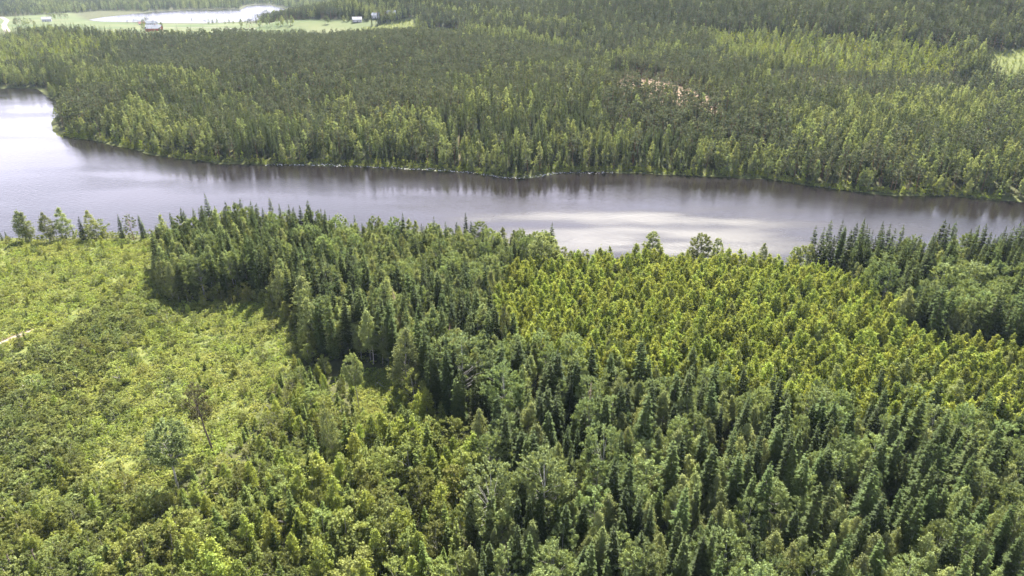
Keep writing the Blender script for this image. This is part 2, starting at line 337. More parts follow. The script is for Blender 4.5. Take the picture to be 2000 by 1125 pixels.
def broadleaf(seed, H, base, R, shape, nclump, per, leaf, sig, droop=0.2, trunk_r=0.14, upsweep=0.0, limbs=14, wob=0.25, bare=False, hollow=0.5, asym=0.25):
    r = np.random.default_rng(seed)
    wood, leafg = Geo(), Geo()
    zz = np.linspace(0, 1, 9)
    wx = np.cumsum(r.normal(0, wob*0.25, 9)); wy = np.cumsum(r.normal(0, wob*0.25, 9))
    wx -= wx[0]; wy -= wy[0]
    tp = np.stack([wx, wy, zz*H*0.96], 1)
    tr = trunk_r*(1-zz)**0.8 + 0.015
    V, Q = tube(tp, tr, 7); wood.add(V, Q)
    # lobes make the outline uneven
    lob = r.uniform(-asym, asym, 7)
    t = r.beta(1.25, 1.25, nclump)
    az = np.arange(nclump)*2.39996 + r.normal(0, 0.5, nclump)
    env = shape(t)*R*(1 + lob[(az/(2*math.pi)*7).astype(int) % 7])
    rad = env*np.sqrt(r.uniform(hollow**2, 1, nclump))
    zc = H*(base + (1-base)*t)
    tx = np.interp(zc/H, zz, wx); ty = np.interp(zc/H, zz, wy)
    C = np.stack([tx + rad*np.cos(az), ty + rad*np.sin(az), zc - droop*rad], 1)
    C[:, 2] = np.minimum(C[:, 2], H*0.985)
    out = np.stack([np.cos(az), np.sin(az), np.full(nclump, upsweep)], 1)
    for i in range(nclump):
        k = max(3, int(per*r.uniform(0.6, 1.4)*(0.6+0.6*(1-t[i]))))
        s = sig*r.uniform(0.7, 1.25)*(0.55+0.55*(1-t[i]))
        g = r.normal(size=(k, 3))*np.array([s, s, s*0.85])
        if upsweep > 0:                        # plumes reaching up and out
            along = out[i]*r.uniform(0.2, 1.3, k)[:, None]*s*1.3
            g = g*0.55 + along
        else:
            g[:, 2] -= np.abs(g[:, 2])*droop*1.5
        Vv, Qq = leaves(r, C[i]+g, leaf, 1.5, 0.35, np.tile(out[i], (k, 1))*(1.2 if upsweep > 0 else 0.3) + np.array([0, 0, -droop if upsweep <= 0 else 0.3]),
                        0.9*g/(np.linalg.norm(g, axis=1)[:, None]+1e-6) + 0.35*out[i])
        leafg.add(Vv, Qq)
    # leader
    k = int(per*0.8)
    g = r.normal(size=(k, 3))*np.array([sig*0.35, sig*0.35, H*0.05]) + np.array([wx[-1], wy[-1], H*0.95])
    Vv, Qq = leaves(r, g, leaf, 1.5, 0.3); leafg.add(Vv, Qq)
    order = np.argsort(-rad)[:limbs]
    for i in order:
        z0 = max(H*base*0.7, C[i, 2] - rad[i]*(0.9 if droop < 0.5 else 0.5))
        p0 = np.array([np.interp(z0/H, zz, wx), np.interp(z0/H, zz, wy), z0])
        mid = (p0+C[i])/2 + np.array([0, 0, 0.12*rad[i]])
        rr = trunk_r*0.35*(1-z0/H)+0.02
        V, Q = tube([p0, mid, C[i]], [rr, rr*0.7, rr*0.3], 4); wood.add(V, Q)
    return wood, leafg

def conifer(seed, H, R, whorls, nb, twigs, droop=0.35, power=0.85, base=0.06, trunk_r=0.17, tw=0.17, hang=3, skip=0.06, tip=0.1):
    r = np.random.default_rng(seed)
    wood, lg = Geo(), Geo()
    zz = np.linspace(0, 1, 7)
    V, Q = tube(np.stack([0.05*np.sin(zz*3+seed), 0.05*np.cos(zz*4), zz*H*0.985], 1), trunk_r*(1-zz)**0.9+0.012, 6)
    wood.add(V, Q)
    VV, k = [], 0
    tz = base + (1-base)*(np.linspace(0, 1, whorls))**0.95
    side = r.uniform(0.8, 1.2, 6)
    for wi, tt in enumerate(tz):
        env = R*((1-tt)**power)*(0.88+0.12*math.sin(wi*2.1+seed)) + tip*0.6
        if tt < 0.22: env *= 0.72 + 1.27*tt
        n = nb if tt < 0.9 else max(3, nb-2)
        a0 = r.uniform(0, 6.28)
        for b in range(n):
            if r.random() < skip: continue
            az = a0 + b*2*math.pi/n + r.normal(0, 0.22)
            L = env*r.uniform(0.6, 1.22)*side[int(az/6.2832*6) % 6]
            d = np.array([math.cos(az), math.sin(az), 0]); s_ = np.array([-d[1], d[0], 0])
            z0 = tt*H + r.normal(0, 0.12)
            dr = droop*(1-tt*1.25) + r.normal(0, 0.06)
            def P(s): return d*L*s + np.array([0, 0, z0 + L*(-dr*s*1.5 + dr*0.75*s*s)])
            # blade along the branch
            w = tw*(0.5+0.5*min(1, L/1.5))
            p0, p1, p2 = P(0.05), P(0.6), P(1.0)
            VV += [p0-s_*w*0.25, p1-s_*w, p2, p0+s_*w*0.25, p1+s_*w, p2+np.array([0, 0, 0.03])]
            lg.add([p0, p1-s_*w, p2, p1+s_*w], Q=[(0, 1, 2, 3)])
            for j in range(twigs):
                s = 0.22 + 0.72*(j+r.random()*0.8)/twigs
                c = P(s); sd = 1 if j % 2 else -1
                lt = L*0.40*(1.15-s*0.75)*r.uniform(0.7, 1.3)+0.10
                dirv = d*0.75 + s_*sd*0.85 + np.array([0, 0, -0.28+r.normal(0, 0.15)])
                e = c + dirv*lt
                nrm = np.array([0, 0, 1.0])+r.normal(0, 0.35, 3)
                wv = np.cross(dirv, nrm); wv *= tw*0.55/(np.linalg.norm(wv)+1e-9)
                m_ = c + dirv*lt*0.5
                lg.add([c, m_-wv, e, m_+wv], Q=[(0, 1, 2, 3)])
            for j in range(hang if L > 0.7 else 0):
                s = r.uniform(0.25, 0.95); c = P(s)
                hl = r.uniform(0.25, 0.55)*min(1.0, L*0.6)
                wv = (s_*r.normal()+d*r.normal()); wv *= tw*0.6/(np.linalg.norm(wv)+1e-9)
                lg.add([c-wv, c+wv, c+np.array([0, 0, -hl])+d*0.1], T=[(0, 1, 2)])
    # leader shoot
    for a in (0, 1.57):
        wv = np.array([math.cos(a), math.sin(a), 0])*tip
        lg.add([np.array([0, 0, H*0.95])-wv, np.array([0, 0, H*0.95])+wv, np.array([0, 0, H*1.01])], T=[(0, 1, 2)])
    return wood, lg

def shape_birch(t): return np.clip(1.25*np.sin(np.pi*np.clip(t, 0, 1)**0.75)**0.8*(1-0.35*t), 0.1, 1.1)
def shape_round(t): return np.clip(1.12*np.sin(np.pi*np.clip(t*0.9+0.08, 0, 1))**0.55, 0.12, 1.15)
def shape_cone(t): return np.clip((1-t)**0.75*(0.75+0.9*t), 0.06, 1.0)*1.15
def shape_egg(t): return np.clip(1.18*np.sin(np.pi*np.clip(0.12+0.86*t, 0, 1))**0.75*(1.06-0.25*t), 0.10, 1.1)
def shape_dome(t): return np.sqrt(np.clip(1-t**1.6, 0.03, 1))
def shape_pine(t): return np.clip(0.75+0.5*np.sin(np.pi*t)-0.35*t, 0.3, 1.1)

LIB = {}      # kind -> list of (wood mesh, leaf mesh, joined mesh)
NOM = {}      # kind -> nominal height
def register(kind, H, gens, bark, leafm, crown='crown'):
    NOM[kind] = H; LIB[kind] = []
    for i, (w, g) in enumerate(gens):
        wv, wq, wt = w.arrays(); gv, gq, gt = g.arrays()
        mw = mesh_from('trunk', wv, [(wq, 0)], [bark], True)
        ml = mesh_from(crown, gv, [(gq, 0), (gt, 0)], [leafm])
        nv = len(wv)
        mj = mesh_from(kind, np.concatenate([wv, gv]), [(wq, 0), (gq+nv, 1), (gt+nv, 1)], [bark, leafm])
        LIB[kind].append((mw, ml, mj))

register('spruce', 18, [conifer(100+i, 18, r_, 31+2*(i%3), 7, 9, dr, pw, tw=0.20, hang=4, skip=0.09) for i, (r_, dr, pw) in enumerate(((2.6, 0.35, 0.7), (2.3, 0.45, 0.62), (2.9, 0.3, 0.78), (2.1, 0.4, 0.6), (2.7, 0.5, 0.72), (2.4, 0.38, 0.55)))], M['bark_dark'], M['spruce'])
register('young_spruce', 6, [conifer(140+i, 6, r_, 17, 7, 7, 0.1, 0.95, 0.03, 0.08, 0.15, 2) for i, r_ in enumerate((1.45, 1.2, 1.65, 1.35))], M['bark_dark'], M['young_spruce'])
register('birch', 16, [broadleaf(200+i, 16, b_, r_, shape_birch, 95, 62, 0.23, 0.48, 0.3, 0.13, 0.0, 16) for i, (b_, r_) in enumerate(((0.25, 2.5), (0.3, 2.2), (0.2, 2.9), (0.33, 2.0), (0.25, 2.6), (0.18, 2.3)))], M['bark_birch'], M['birch'])
register('aspen', 17, [broadleaf(300+i, 17, b_, r_, shape_round, 110, 68, 0.245, 0.55, 0.05, 0.17, 0.9, 18) for i, (b_, r_) in enumerate(((0.28, 3.2), (0.35, 2.9), (0.22, 3.5), (0.4, 3.0)))], M['bark_aspen'], M['aspen'])
register('young_birch', 9, [broadleaf(400+i, 9, b_, r_, shape_egg, 60, 38, 0.23, 0.36, 0.15, 0.06, 0.0, 6) for i, (b_, r_) in enumerate(((0.12, 1.25), (0.15, 1.0), (0.1, 1.4), (0.2, 1.1), (0.12, 1.2), (0.16, 1.45)))], M['bark_birch'], M['young_birch'])
register('thicket_tree', 7, [broadleaf(500+i, 7, 0.06, r_, shape_round, 62, 58, 0.19, 0.42, 0.05, 0.06, 0.4, 6) for i, r_ in enumerate((1.95, 1.6, 2.25, 1.8, 1.45))], M['bark_grey'], M['thicket'])
register('shrub', 2.6, [broadleaf(600+i, 2.6, 0.02, r_, shape_dome, 28, 48, 0.145, 0.27, 0.0, 0.03, 0.3, 5) for i, r_ in enumerate((1.6, 1.3, 1.9, 1.45, 1.1))], M['bark_grey'], M['willow'])
register('pine', 17, [broadleaf(700+i, 17, b_, r_, shape_pine, 42, 30, 0.32, 0.5, 0.0, 0.17, 0.25, 16, 0.3) for i, (b_, r_) in enumerate(((0.42, 2.2), (0.5, 2.0), (0.36, 2.5), (0.45, 1.8)))], M['bark_pine'], M['pine'])
register('fern', 0.8, [broadleaf(800+i, 0.8, 0.0, r_, shape_dome, 11, 10, 0.17, 0.2, 0.0, 0.012, 0.5, 2) for i, r_ in enumerate((0.8, 0.65, 0.95, 0.7))], M['bark_grey'], M['fern'])
register('dead_spruce', 15, [conifer(900+i, 15, 1.7, 26, 6, 4, 0.35, 0.8, 0.1, 0.15, 0.05, 1, 0.2) for i in range(2)], M['bark_grey'], M['dead'])
register('sparse_tree', 18, [broadleaf(950, 18, 0.5, 2.0, shape_round, 90, 26, 0.28, 0.5, 0.1, 0.24, 0.2, 40)], M['bark_dark'], M['sparse'])
register('lone_aspen', 20, [broadleaf(960, 20, 0.50, 3.7, shape_round, 170, 130, 0.25, 0.5, 0.1, 0.24, 0.3, 30)], M['bark_aspen'], M['lone'])
register('shore_tree', 12, [broadleaf(970+i, 12, 0.06, r_, shape_round, 150, 75, 0.22, 0.55, 0.1, 0.14, 0.15, 16, hollow=0.25) for i, r_ in enumerate((3.0, 2.6))], M['bark_birch'], M['birch'])
# simpler models for trees several hundred metres off
register('far_spruce', 18, [conifer(110+i, 18, r_, 20, 6, 5, dr, pw, 0.06, 0.17, 0.36, 2) for i, (r_, dr, pw) in enumerate(((2.2, 0.35, 0.7), (1.9, 0.45, 0.65), (2.5, 0.3, 0.75), (2.0, 0.4, 0.6)))], M['bark_dark'], M['spruce'])
register('far_birch', 15, [broadleaf(210+i, 15, b_, r_, shape_birch, 44, 14, 0.58, 0.5, 0.3, 0.13, 0.0, 5) for i, (b_, r_) in enumerate(((0.2, 2.3), (0.25, 2.0), (0.15, 2.6)))], M['bark_birch'], M['birch'])
register('far_pine', 17, [broadleaf(710+i, 17, b_, r_, shape_pine, 26, 11, 0.62, 0.5, 0.0, 0.17, 0.25, 6, 0.3) for i, (b_, r_) in enumerate(((0.42, 2.1), (0.5, 1.9), (0.36, 2.4)))], M['bark_pine'], M['pine'])
register('far_young', 8, [broadleaf(410+i, 8, 0.1, r_, shape_cone, 22, 9, 0.5, 0.36, 0.15, 0.06, 0.0, 2) for i, r_ in enumerate((1.5, 1.3, 1.7))], M['bark_birch'], M['young_birch'])

# ------------------------------------------------------------------ ground sheet
ROWS, COLS = 500, 440
ys = np.concatenate([np.linspace(-60, 60, 30, endpoint=False), 60*np.exp(np.linspace(0, math.log(7500/60), ROWS-30))])
ks = np.linspace(-1.5, 1.5, COLS)
ks = ks*(0.75+0.25*(np.abs(ks)/1.5))
YY, KK = np.meshgrid(ys, ks, indexing='ij')
XX = KK*(YY+160)
ZZ = height(XX, YY)
gv = np.stack([XX, YY, ZZ], -1).reshape(-1, 3)
ii = np.arange(ROWS*COLS).reshape(ROWS, COLS)
gq = np.stack([ii[:-1, :-1], ii[:-1, 1:], ii[1:, 1:], ii[1:, :-1]], -1).reshape(-1, 4)

gm, n, l = new_mat('ground_cover')
out = n.new('ShaderNodeOutputMaterial')
bs = n.new('ShaderNodeBsdfPrincipled'); bs.inputs['Roughness'].default_value = 0.9
bs.inputs['Specular IOR Level'].default_value = 0.1
at = n.new('ShaderNodeAttribute'); at.attribute_name = 'cover'
sp_ = n.new('ShaderNodeSeparateColor'); l.new(at.outputs['Color'], sp_.inputs[0])
geo = n.new('ShaderNodeNewGeometry')
def noise_col(scale, c1, c2, a=0.35, b=0.65):
    no = n.new('ShaderNodeTexNoise'); no.inputs['Scale'].default_value = scale; no.inputs['Detail'].default_value = 5
    l.new(geo.outputs['Position'], no.inputs['Vector'])
    r = n.new('ShaderNodeValToRGB')
    r.color_ramp.elements[0].position = a; r.color_ramp.elements[0].color = (*c1, 1)
    r.color_ramp.elements[1].position = b; r.color_ramp.elements[1].color = (*c2, 1)
    l.new(no.outputs['Fac'], r.inputs[0]); return r.outputs[0]
def mixc(f, a, b):
    m_ = n.new('ShaderNodeMix'); m_.data_type = 'RGBA'
    l.new(f, m_.inputs[0]); l.new(a, m_.inputs[6]); l.new(b, m_.inputs[7]); return m_.outputs[2]
c = noise_col(0.25, (0.035, 0.04, 0.018), (0.075, 0.075, 0.03))
c = mixc(sp_.outputs[0], c, noise_col(0.35, (0.07, 0.09, 0.025), (0.13, 0.14, 0.042)))
c = mixc(sp_.outputs[1], c, noise_col(0.15, (0.115, 0.075, 0.05), (0.17, 0.125, 0.08)))
c = mixc(sp_.outputs[2], c, noise_col(0.012, (0.055, 0.078, 0.026), (0.095, 0.105, 0.045)))
l.new(c, bs.inputs['Base Color']); l.new(bs.outputs[0], out.inputs['Surface'])

ground_me = mesh_from('ground', gv, [(gq, 0)], [gm], True)
gx, gy = gv[:, 0], gv[:, 1]
cover = np.zeros((len(gv), 4), np.float32); cover[:, 3] = 1
def soft(poly, w): return 1 - sstep(-w, w, signed_distance(gx, gy, poly))
cover[:, 0] = np.maximum(soft(MEADOW, 3), soft(GLADE, 2))
shore_d = signed_distance(gx, gy, LAKE)
def vn_(x, y): return np.sin(x*0.09+1.0)*np.sin(y*0.11+x*0.031) + 0.5*np.sin(x*0.27)
cover[:, 0] = np.maximum(cover[:, 0], 0.5*(1-sstep(1, 6, shore_d + 3*vn_(gx, gy))))
for p in BRIGHT_CUT: cover[:, 0] = np.maximum(cover[:, 0], soft(p, 6))
for p in SOIL_CUT: cover[:, 1] = np.maximum(cover[:, 1], soft(p, 5))
cover[:, 1] = np.maximum(cover[:, 1], soft(TRACK, 0.5))
cover[:, 2] = soft(FIELDS, 8)
ca = ground_me.attributes.new('cover', 'FLOAT_COLOR', 'POINT')
ca.data.foreach_set('color', cover.ravel())
ground = add_obj('ground', ground_me)
tag(ground, 'forest floor, meadow and far farmland under the trees', kind='structure')

# ------------------------------------------------------------------ water
def water_mat(name, rough, bump_s, patch, gusts=()):
    m, n, l = new_mat(name)
    out = n.new('ShaderNodeOutputMaterial')
    b = n.new('ShaderNodeBsdfPrincipled')
    b.inputs['Base Color'].default_value = (0.010, 0.008, 0.008, 1)
    b.inputs['IOR'].default_value = 1.333
    geo = n.new('ShaderNodeNewGeometry')
    def noise(sx_, sy_, rot, det, off=0.0):
        mp = n.new('ShaderNodeMapping'); mp.inputs['Scale'].default_value = (sx_, sy_, 1)
        mp.inputs['Rotation'].default_value = (0, 0, rot); mp.inputs['Location'].default_value = (off, off*0.7, 0)
        l.new(geo.outputs['Position'], mp.inputs[0])
        no = n.new('ShaderNodeTexNoise'); no.inputs['Scale'].default_value = 1.0; no.inputs['Detail'].default_value = det
        l.new(mp.outputs[0], no.inputs['Vector']); return no.outputs['Fac']
    def rng_(v, a, c, lo, hi):
        r = n.new('ShaderNodeMapRange'); r.interpolation_type = 'SMOOTHSTEP'
        for k_, q_ in (('From Min', a), ('From Max', c), ('To Min', lo), ('To Max', hi)): r.inputs[k_].default_value = q_
        l.new(v, r.inputs['Value']); return r.outputs[0]
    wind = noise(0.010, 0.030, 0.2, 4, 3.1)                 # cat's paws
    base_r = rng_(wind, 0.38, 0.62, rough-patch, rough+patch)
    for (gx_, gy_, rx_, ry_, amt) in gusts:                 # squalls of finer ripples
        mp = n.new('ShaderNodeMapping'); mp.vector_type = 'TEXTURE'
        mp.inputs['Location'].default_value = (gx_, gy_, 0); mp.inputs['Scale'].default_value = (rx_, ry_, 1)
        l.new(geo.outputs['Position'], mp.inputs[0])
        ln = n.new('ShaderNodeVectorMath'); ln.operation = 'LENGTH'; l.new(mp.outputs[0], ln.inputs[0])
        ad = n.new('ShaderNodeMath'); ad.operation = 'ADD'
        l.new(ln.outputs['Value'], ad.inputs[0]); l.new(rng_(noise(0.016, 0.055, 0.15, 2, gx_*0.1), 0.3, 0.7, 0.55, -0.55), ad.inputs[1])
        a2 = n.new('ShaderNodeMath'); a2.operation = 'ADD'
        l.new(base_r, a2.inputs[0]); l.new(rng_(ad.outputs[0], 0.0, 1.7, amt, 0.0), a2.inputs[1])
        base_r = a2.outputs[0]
    l.new(base_r, b.inputs['Roughness'])
    waves = noise(0.42, 0.8, 0.3, 4)
    bp = n.new('ShaderNodeBump'); bp.inputs['Distance'].default_value = 0.3
    l.new(rng_(wind, 0.36, 0.66, bump_s*0.35, bump_s), bp.inputs['Strength'])
    l.new(waves, bp.inputs['Height']); l.new(bp.outputs[0], b.inputs['Normal'])
    l.new(b.outputs[0], out.inputs['Surface'])
    return m
def sheet(name, x0, x1, y0, y1, z, mat):
    me = mesh_from(name, [(x0, y0, z), (x1, y0, z), (x1, y1, z), (x0, y1, z)], [(np.array([[0, 1, 2, 3]]), 0)], [mat])
    return add_obj(name, me)
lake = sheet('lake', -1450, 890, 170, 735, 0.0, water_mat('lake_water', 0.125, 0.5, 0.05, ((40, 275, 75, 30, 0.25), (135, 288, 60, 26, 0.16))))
tag(lake, 'wind ruffled long lake reflecting a bright sky', kind='structure')
flx = [p[0] for p in FAR_LAKE]; fly = [p[1] for p in FAR_LAKE]
far_lake = sheet('lake', min(flx)-60, max(flx)+60, min(fly)-60, max(fly)+60, 0.0, water_mat('distant_lake_water', 0.2, 0.4, 0.03))
tag(far_lake, 'distant white glittering lake beside the fields', kind='structure')

# ------------------------------------------------------------------ scattering
def grid_points(x0, x1, y0, y1, sp, jit=0.42):
    gx_ = np.arange(x0, x1, sp); gy_ = np.arange(y0, y1, sp*0.9)
    X, Y = np.meshgrid(gx_, gy_); X[1::2] += sp*0.5
    X = X + rng.uniform(-jit, jit, X.shape)*sp; Y = Y + rng.uniform(-jit, jit, X.shape)*sp
    return X.ravel(), Y.ravel()
def poly_points(poly, sp, jit=0.42):
    p = np.array(poly)
    x, y = grid_points(p[:, 0].min(), p[:, 0].max(), p[:, 1].min(), p[:, 1].max(), sp, jit)
    k = in_poly(x, y, poly) & (y > 45)
    return x[k], y[k]
def vnoise(x, y, s, seed=0):
    """smooth patchiness in -1..1"""
    return (np.sin(x/s*1.7+seed)*np.sin(y/s*1.9+seed*2.3+0.6*np.sin(x/s)) + 0.6*np.sin(x/s*3.1+y/s*2.3+seed*1.1))/1.6

PLACED = []    # dict per near tree
def plant(kind, x, y, h, stand, wid=None):
    for a, b, c_ in zip(x, y, h):
        PLACED.append((kind, float(a), float(b), float(c_), stand, 1.0 if wid is None else wid))

SPECIAL = [
 # kind, x, y, height, widen, name, category, label
 ('lone_aspen', -70.5, 112.8, 18.6, 1.0, 'aspen_tree', 'tree', 'lone tall aspen with long bare trunk and rounded crown in the clearing'),
 ('sparse_tree', -68.9, 126.8, 19.2, 0.9, 'aspen_tree', 'tree', 'lone thin-leaved tree with bare grey top and long trunk in the clearing'),
 ('birch', -39.2, 120.7, 17.2, 0.7, 'birch_tree', 'tree', 'slender tall birch rising alone out of the thicket below the glade'),
 ('lone_aspen', -38.7, 143.8, 16.2, 0.62, 'aspen_tree', 'tree', 'small light green tree with bare stem beside the sunny glade'),
 ('dead_spruce', -34.1, 183.2, 15.0, 1.0, 'dead_spruce', 'tree', 'larger dead spruce with reddish brown bare twigs among green spruces'),
 ('dead_spruce', -17.0, 164.5, 13.0, 0.9, 'dead_spruce', 'tree', 'smaller dead spruce with pinkish brown twigs above the round aspen'),
 ('dead_spruce', 18.1, 131.8, 15.0, 0.8, 'dead_spruce', 'tree', 'dead rust brown spruce at the edge of the mixed wood below the birch plantation'),
 ('aspen', -11.7, 144.4, 20.0, 1.35, 'aspen_tree', 'tree', 'broad round grey-green aspen standing out right of the glade'),
 ('birch', -27.6, 150.9, 19.0, 1.2, 'birch_tree', 'tree', 'tall pale weeping birch right beside the sunny glade'),
 ('young_spruce', -20.6, 148.6, 12.9, 1.0, 'spruce_tree', 'tree', 'dark regular cone-shaped spruce between pale birch and round aspen'),
 ('thicket_tree', -24.4, 143.8, 11.5, 0.75, 'willow_tree', 'tree', 'pale bushy goat willow with a broken grey top below the weeping birch'),
 ('aspen', 6.1, 101.2, 20.0, 1.15, 'aspen_tree', 'tree', 'large aspen with upswept plumes and visible white trunk near bottom centre'),
 ('aspen', -3.6, 100.0, 19.0, 1.15, 'aspen_tree', 'tree', 'large grey-green aspen at the thicket edge near bottom centre'),
 ('aspen', 19.1, 113.0, 17.0, 1.0, 'aspen_tree', 'tree', 'pale silvery aspen among spruces above the plumed aspen'),
 ('aspen', 15.7, 99.4, 14.0, 1.0, 'aspen_tree', 'tree', 'low spreading light green aspen over a dark gap'),
 ('aspen', -1.7, 133.4, 18.0, 1.1, 'aspen_tree', 'tree', 'tall narrow silver-green aspen left of the slender spruces'),
 ('birch', -63.7, 187.5, 17.0, 1.35, 'birch_tree', 'tree', 'full rounded light green birch at the meadow edge of the lakeside wood'),
 ('birch', -76.3, 206.8, 15.0, 1.1, 'birch_tree', 'tree', 'olive birch with visible pale stem at the inner corner of the meadow'),
 ('shore_tree', 10.4, 229.4, 17.0, 1.2, 'aspen_tree', 'tree', 'big dark round broadleaf tree at the lake end of the plantation'),
 ('shore_tree', 55.0, 249.8, 13.0, 1.15, 'birch_tree', 'tree', 'bushy twin-stemmed birch alone on the shore behind the plantation'),
 ('shore_tree', 73.8, 247.3, 13.0, 1.1, 'aspen_tree', 'tree', 'light green broad shore tree with open crown behind the plantation'),
 ('shore_tree', 80.0, 247.3, 11.0, 0.75, 'birch_tree', 'tree', 'small grey birch next to the light green broad shore tree'),
 ('birch', 95.4, 239.9, 11.0, 1.0, 'birch_tree', 'tree', 'small thin birch alone against bright water behind the plantation'),
 ('shore_tree', 103.8, 231.9, 12.0, 0.8, 'birch_tree', 'tree', 'grey birch on the shore left of the right-hand spruce wood'),
 ('shore_tree', 108.2, 231.4, 13.0, 1.0, 'birch_tree', 'tree', 'rounded pale birch touching the right-hand spruce wood'),
 ('aspen', 137.6, 198.5, 17.0, 1.5, 'aspen_tree', 'tree', 'big light green dome-shaped broadleaf tree in front of the right-hand spruces'),
 ('aspen', 146.2, 198.5, 18.0, 1.4, 'aspen_tree', 'tree', 'broad pale green tree right of the dome-shaped tree in front of the spruces'),
 ('aspen', 124.2, 208.8, 17.0, 1.3, 'aspen_tree', 'tree', 'rounded grey-green tree tucked among the right-hand spruces'),
 ('pine', 138.4, 175.0, 17.0, 1.0, 'pine_tree', 'tree', 'pine with bare reddish stem at the lower edge of the right-hand wood'),
 # trees on the near shore, left
 ('birch', -204.7, 267.4, 14.0, 1.3, 'birch_tree', 'tree', 'leftmost grey birch of the shore row above the meadow'),
 ('birch', -202.5, 268.1, 13.0, 1.2, 'birch_tree', 'tree', 'birch leaning beside the leftmost one of the shore row above the meadow'),
 ('birch', -193.4, 267.1, 13.0, 1.3, 'birch_tree', 'tree', 'grey birch with narrow crown, second clump of the shore row'),
 ('birch', -189.9, 272.9, 14.0, 1.2, 'birch_tree', 'tree', 'tallest thin birch with forked open crown in the shore row'),
 ('spruce', -179.9, 268.3, 11.0, 1.1, 'spruce_tree', 'tree', 'slim spruce beside a bushy birch in the shore row above the meadow'),
 ('birch', -177.2, 270.7, 13.0, 1.1, 'birch_tree', 'tree', 'thin grey birch sticking up behind a bushy green tree in the shore row'),
 ('thicket_tree', -178.0, 274.5, 8.0, 1.4, 'willow_tree', 'tree', 'bushy dark green rounded tree in the middle of the shore row'),
 ('spruce', -164.9, 271.1, 11.0, 1.1, 'spruce_tree', 'tree', 'leaning slim dark spruce left of the pine in the shore row'),
 ('pine', -159.9, 270.4, 11.0, 1.4, 'pine_tree', 'tree', 'broad short pine in the shore row above the meadow'),
 ('spruce', -155.7, 271.0, 11.0, 1.2, 'spruce_tree', 'tree', 'greenish spruce right of the pine in the shore row'),
 ('birch', -144.9, 266.8, 12.0, 1.1, 'birch_tree', 'tree', 'small narrow birch at the shore left of the tall lakeside wood'),
 ('thicket_tree', -145.7, 268.9, 6.0, 1.5, 'willow_tree', 'tree', 'low dark dome-shaped bush at the corner where shore row meets lakeside wood'),
 # meadow landmarks
 ('thicket_tree', -67.9, 93.6, 7.6, 1.3, 'willow_shrub', 'shrub', 'large dark round shrub near the bottom of the clearing'),
 ('thicket_tree', -104.5, 154.7, 6.7, 1.3, 'willow_shrub', 'shrub', 'dark shaded shrub standing alone in the middle of the meadow'),
 ('shrub', -107.4, 188.8, 5.1, 1.0, 'willow_shrub', 'shrub', 'upright dark shrub alone on the pale meadow strip'),
 ('young_spruce', -145.0, 175.8, 5.4, 0.9, 'spruce_tree', 'tree', 'small dark spruce beside the dirt track at the left'),
 ('thicket_tree', -86.9, 112.8, 5.2, 1.0, 'willow_shrub', 'shrub', 'dark green conical shrub on the lower meadow slope'),
 ('young_spruce', -32.9, 109.3, 10.2, 1.0, 'spruce_tree', 'tree', 'dense dark broad young spruce in the middle of the thicket'),
 ('young_spruce', -57.1, 104.8, 7.9, 1.0, 'spruce_tree', 'tree', 'dark young spruce below the lone aspen in the thicket'),
 ('young_spruce', -37.0, 91.2, 10.5, 1.0, 'spruce_tree', 'tree', 'dark double-topped young spruce at the bottom edge of the thicket'),
]
sx = np.array([s[1] for s in SPECIAL]); sy = np.array([s[2] for s in SPECIAL])
srad = np.array([1.2 if s[0] in ('shrub', 'young_spruce', 'thicket_tree') else (2.6 if s[0] in ('aspen', 'lone_aspen') else 2.0) for s in SPECIAL])

def choose(n_, weights):
    ks_ = list(weights); w = np.array([weights[k] for k in ks_]); w = w/w.sum()
    return np.array(ks_)[rng.choice(len(ks_), n_, p=w)]
HR = {'spruce': (8.5, 21.5), 'birch': (8.5, 17.5), 'aspen': (11, 18.5), 'young_birch': (7, 11.5), 'young_spruce': (3, 7), 'thicket_tree': (2.8, 7.5), 'shrub': (1.1, 3.2), 'pine': (14, 18)}
def stand(name, poly, sp, weights, hs=1.0, hr=None, avoid=(), gaps=0):
    x, y = poly_points(poly, sp)
    keep = np.ones(len(x), bool)
    for p in avoid: keep &= ~in_poly(x, y, p)
    keep &= signed_distance(x, y, LAKE) > 1.5
    for a, b, r_ in zip(sx, sy, srad): keep &= (x-a)**2+(y-b)**2 > r_*r_
    x, y = x[keep], y[keep]
    if gaps: k_ = vnoise(x, y, 7.0, 4.0) + rng.uniform(-0.5, 0.5, len(x)) > -gaps; x, y = x[k_], y[k_]
    kk = choose(len(x), weights)
    u = rng.beta(2.2, 1.8, len(x))
    for k in weights:
        m_ = kk == k
        lo, hi = (hr or HR).get(k, HR[k])
        h = (lo+(hi-lo)*u[m_])*hs
        if name == 'thicket': h = h*np.clip(0.5+0.55*signed_distance(x[m_], y[m_], MEADOW)/16, 0.5, 1.45)*np.clip(0.4+signed_distance(x[m_], y[m_], GLADE)/18, 0.4, 1)
        plant(k, x[m_], y[m_], h, name)

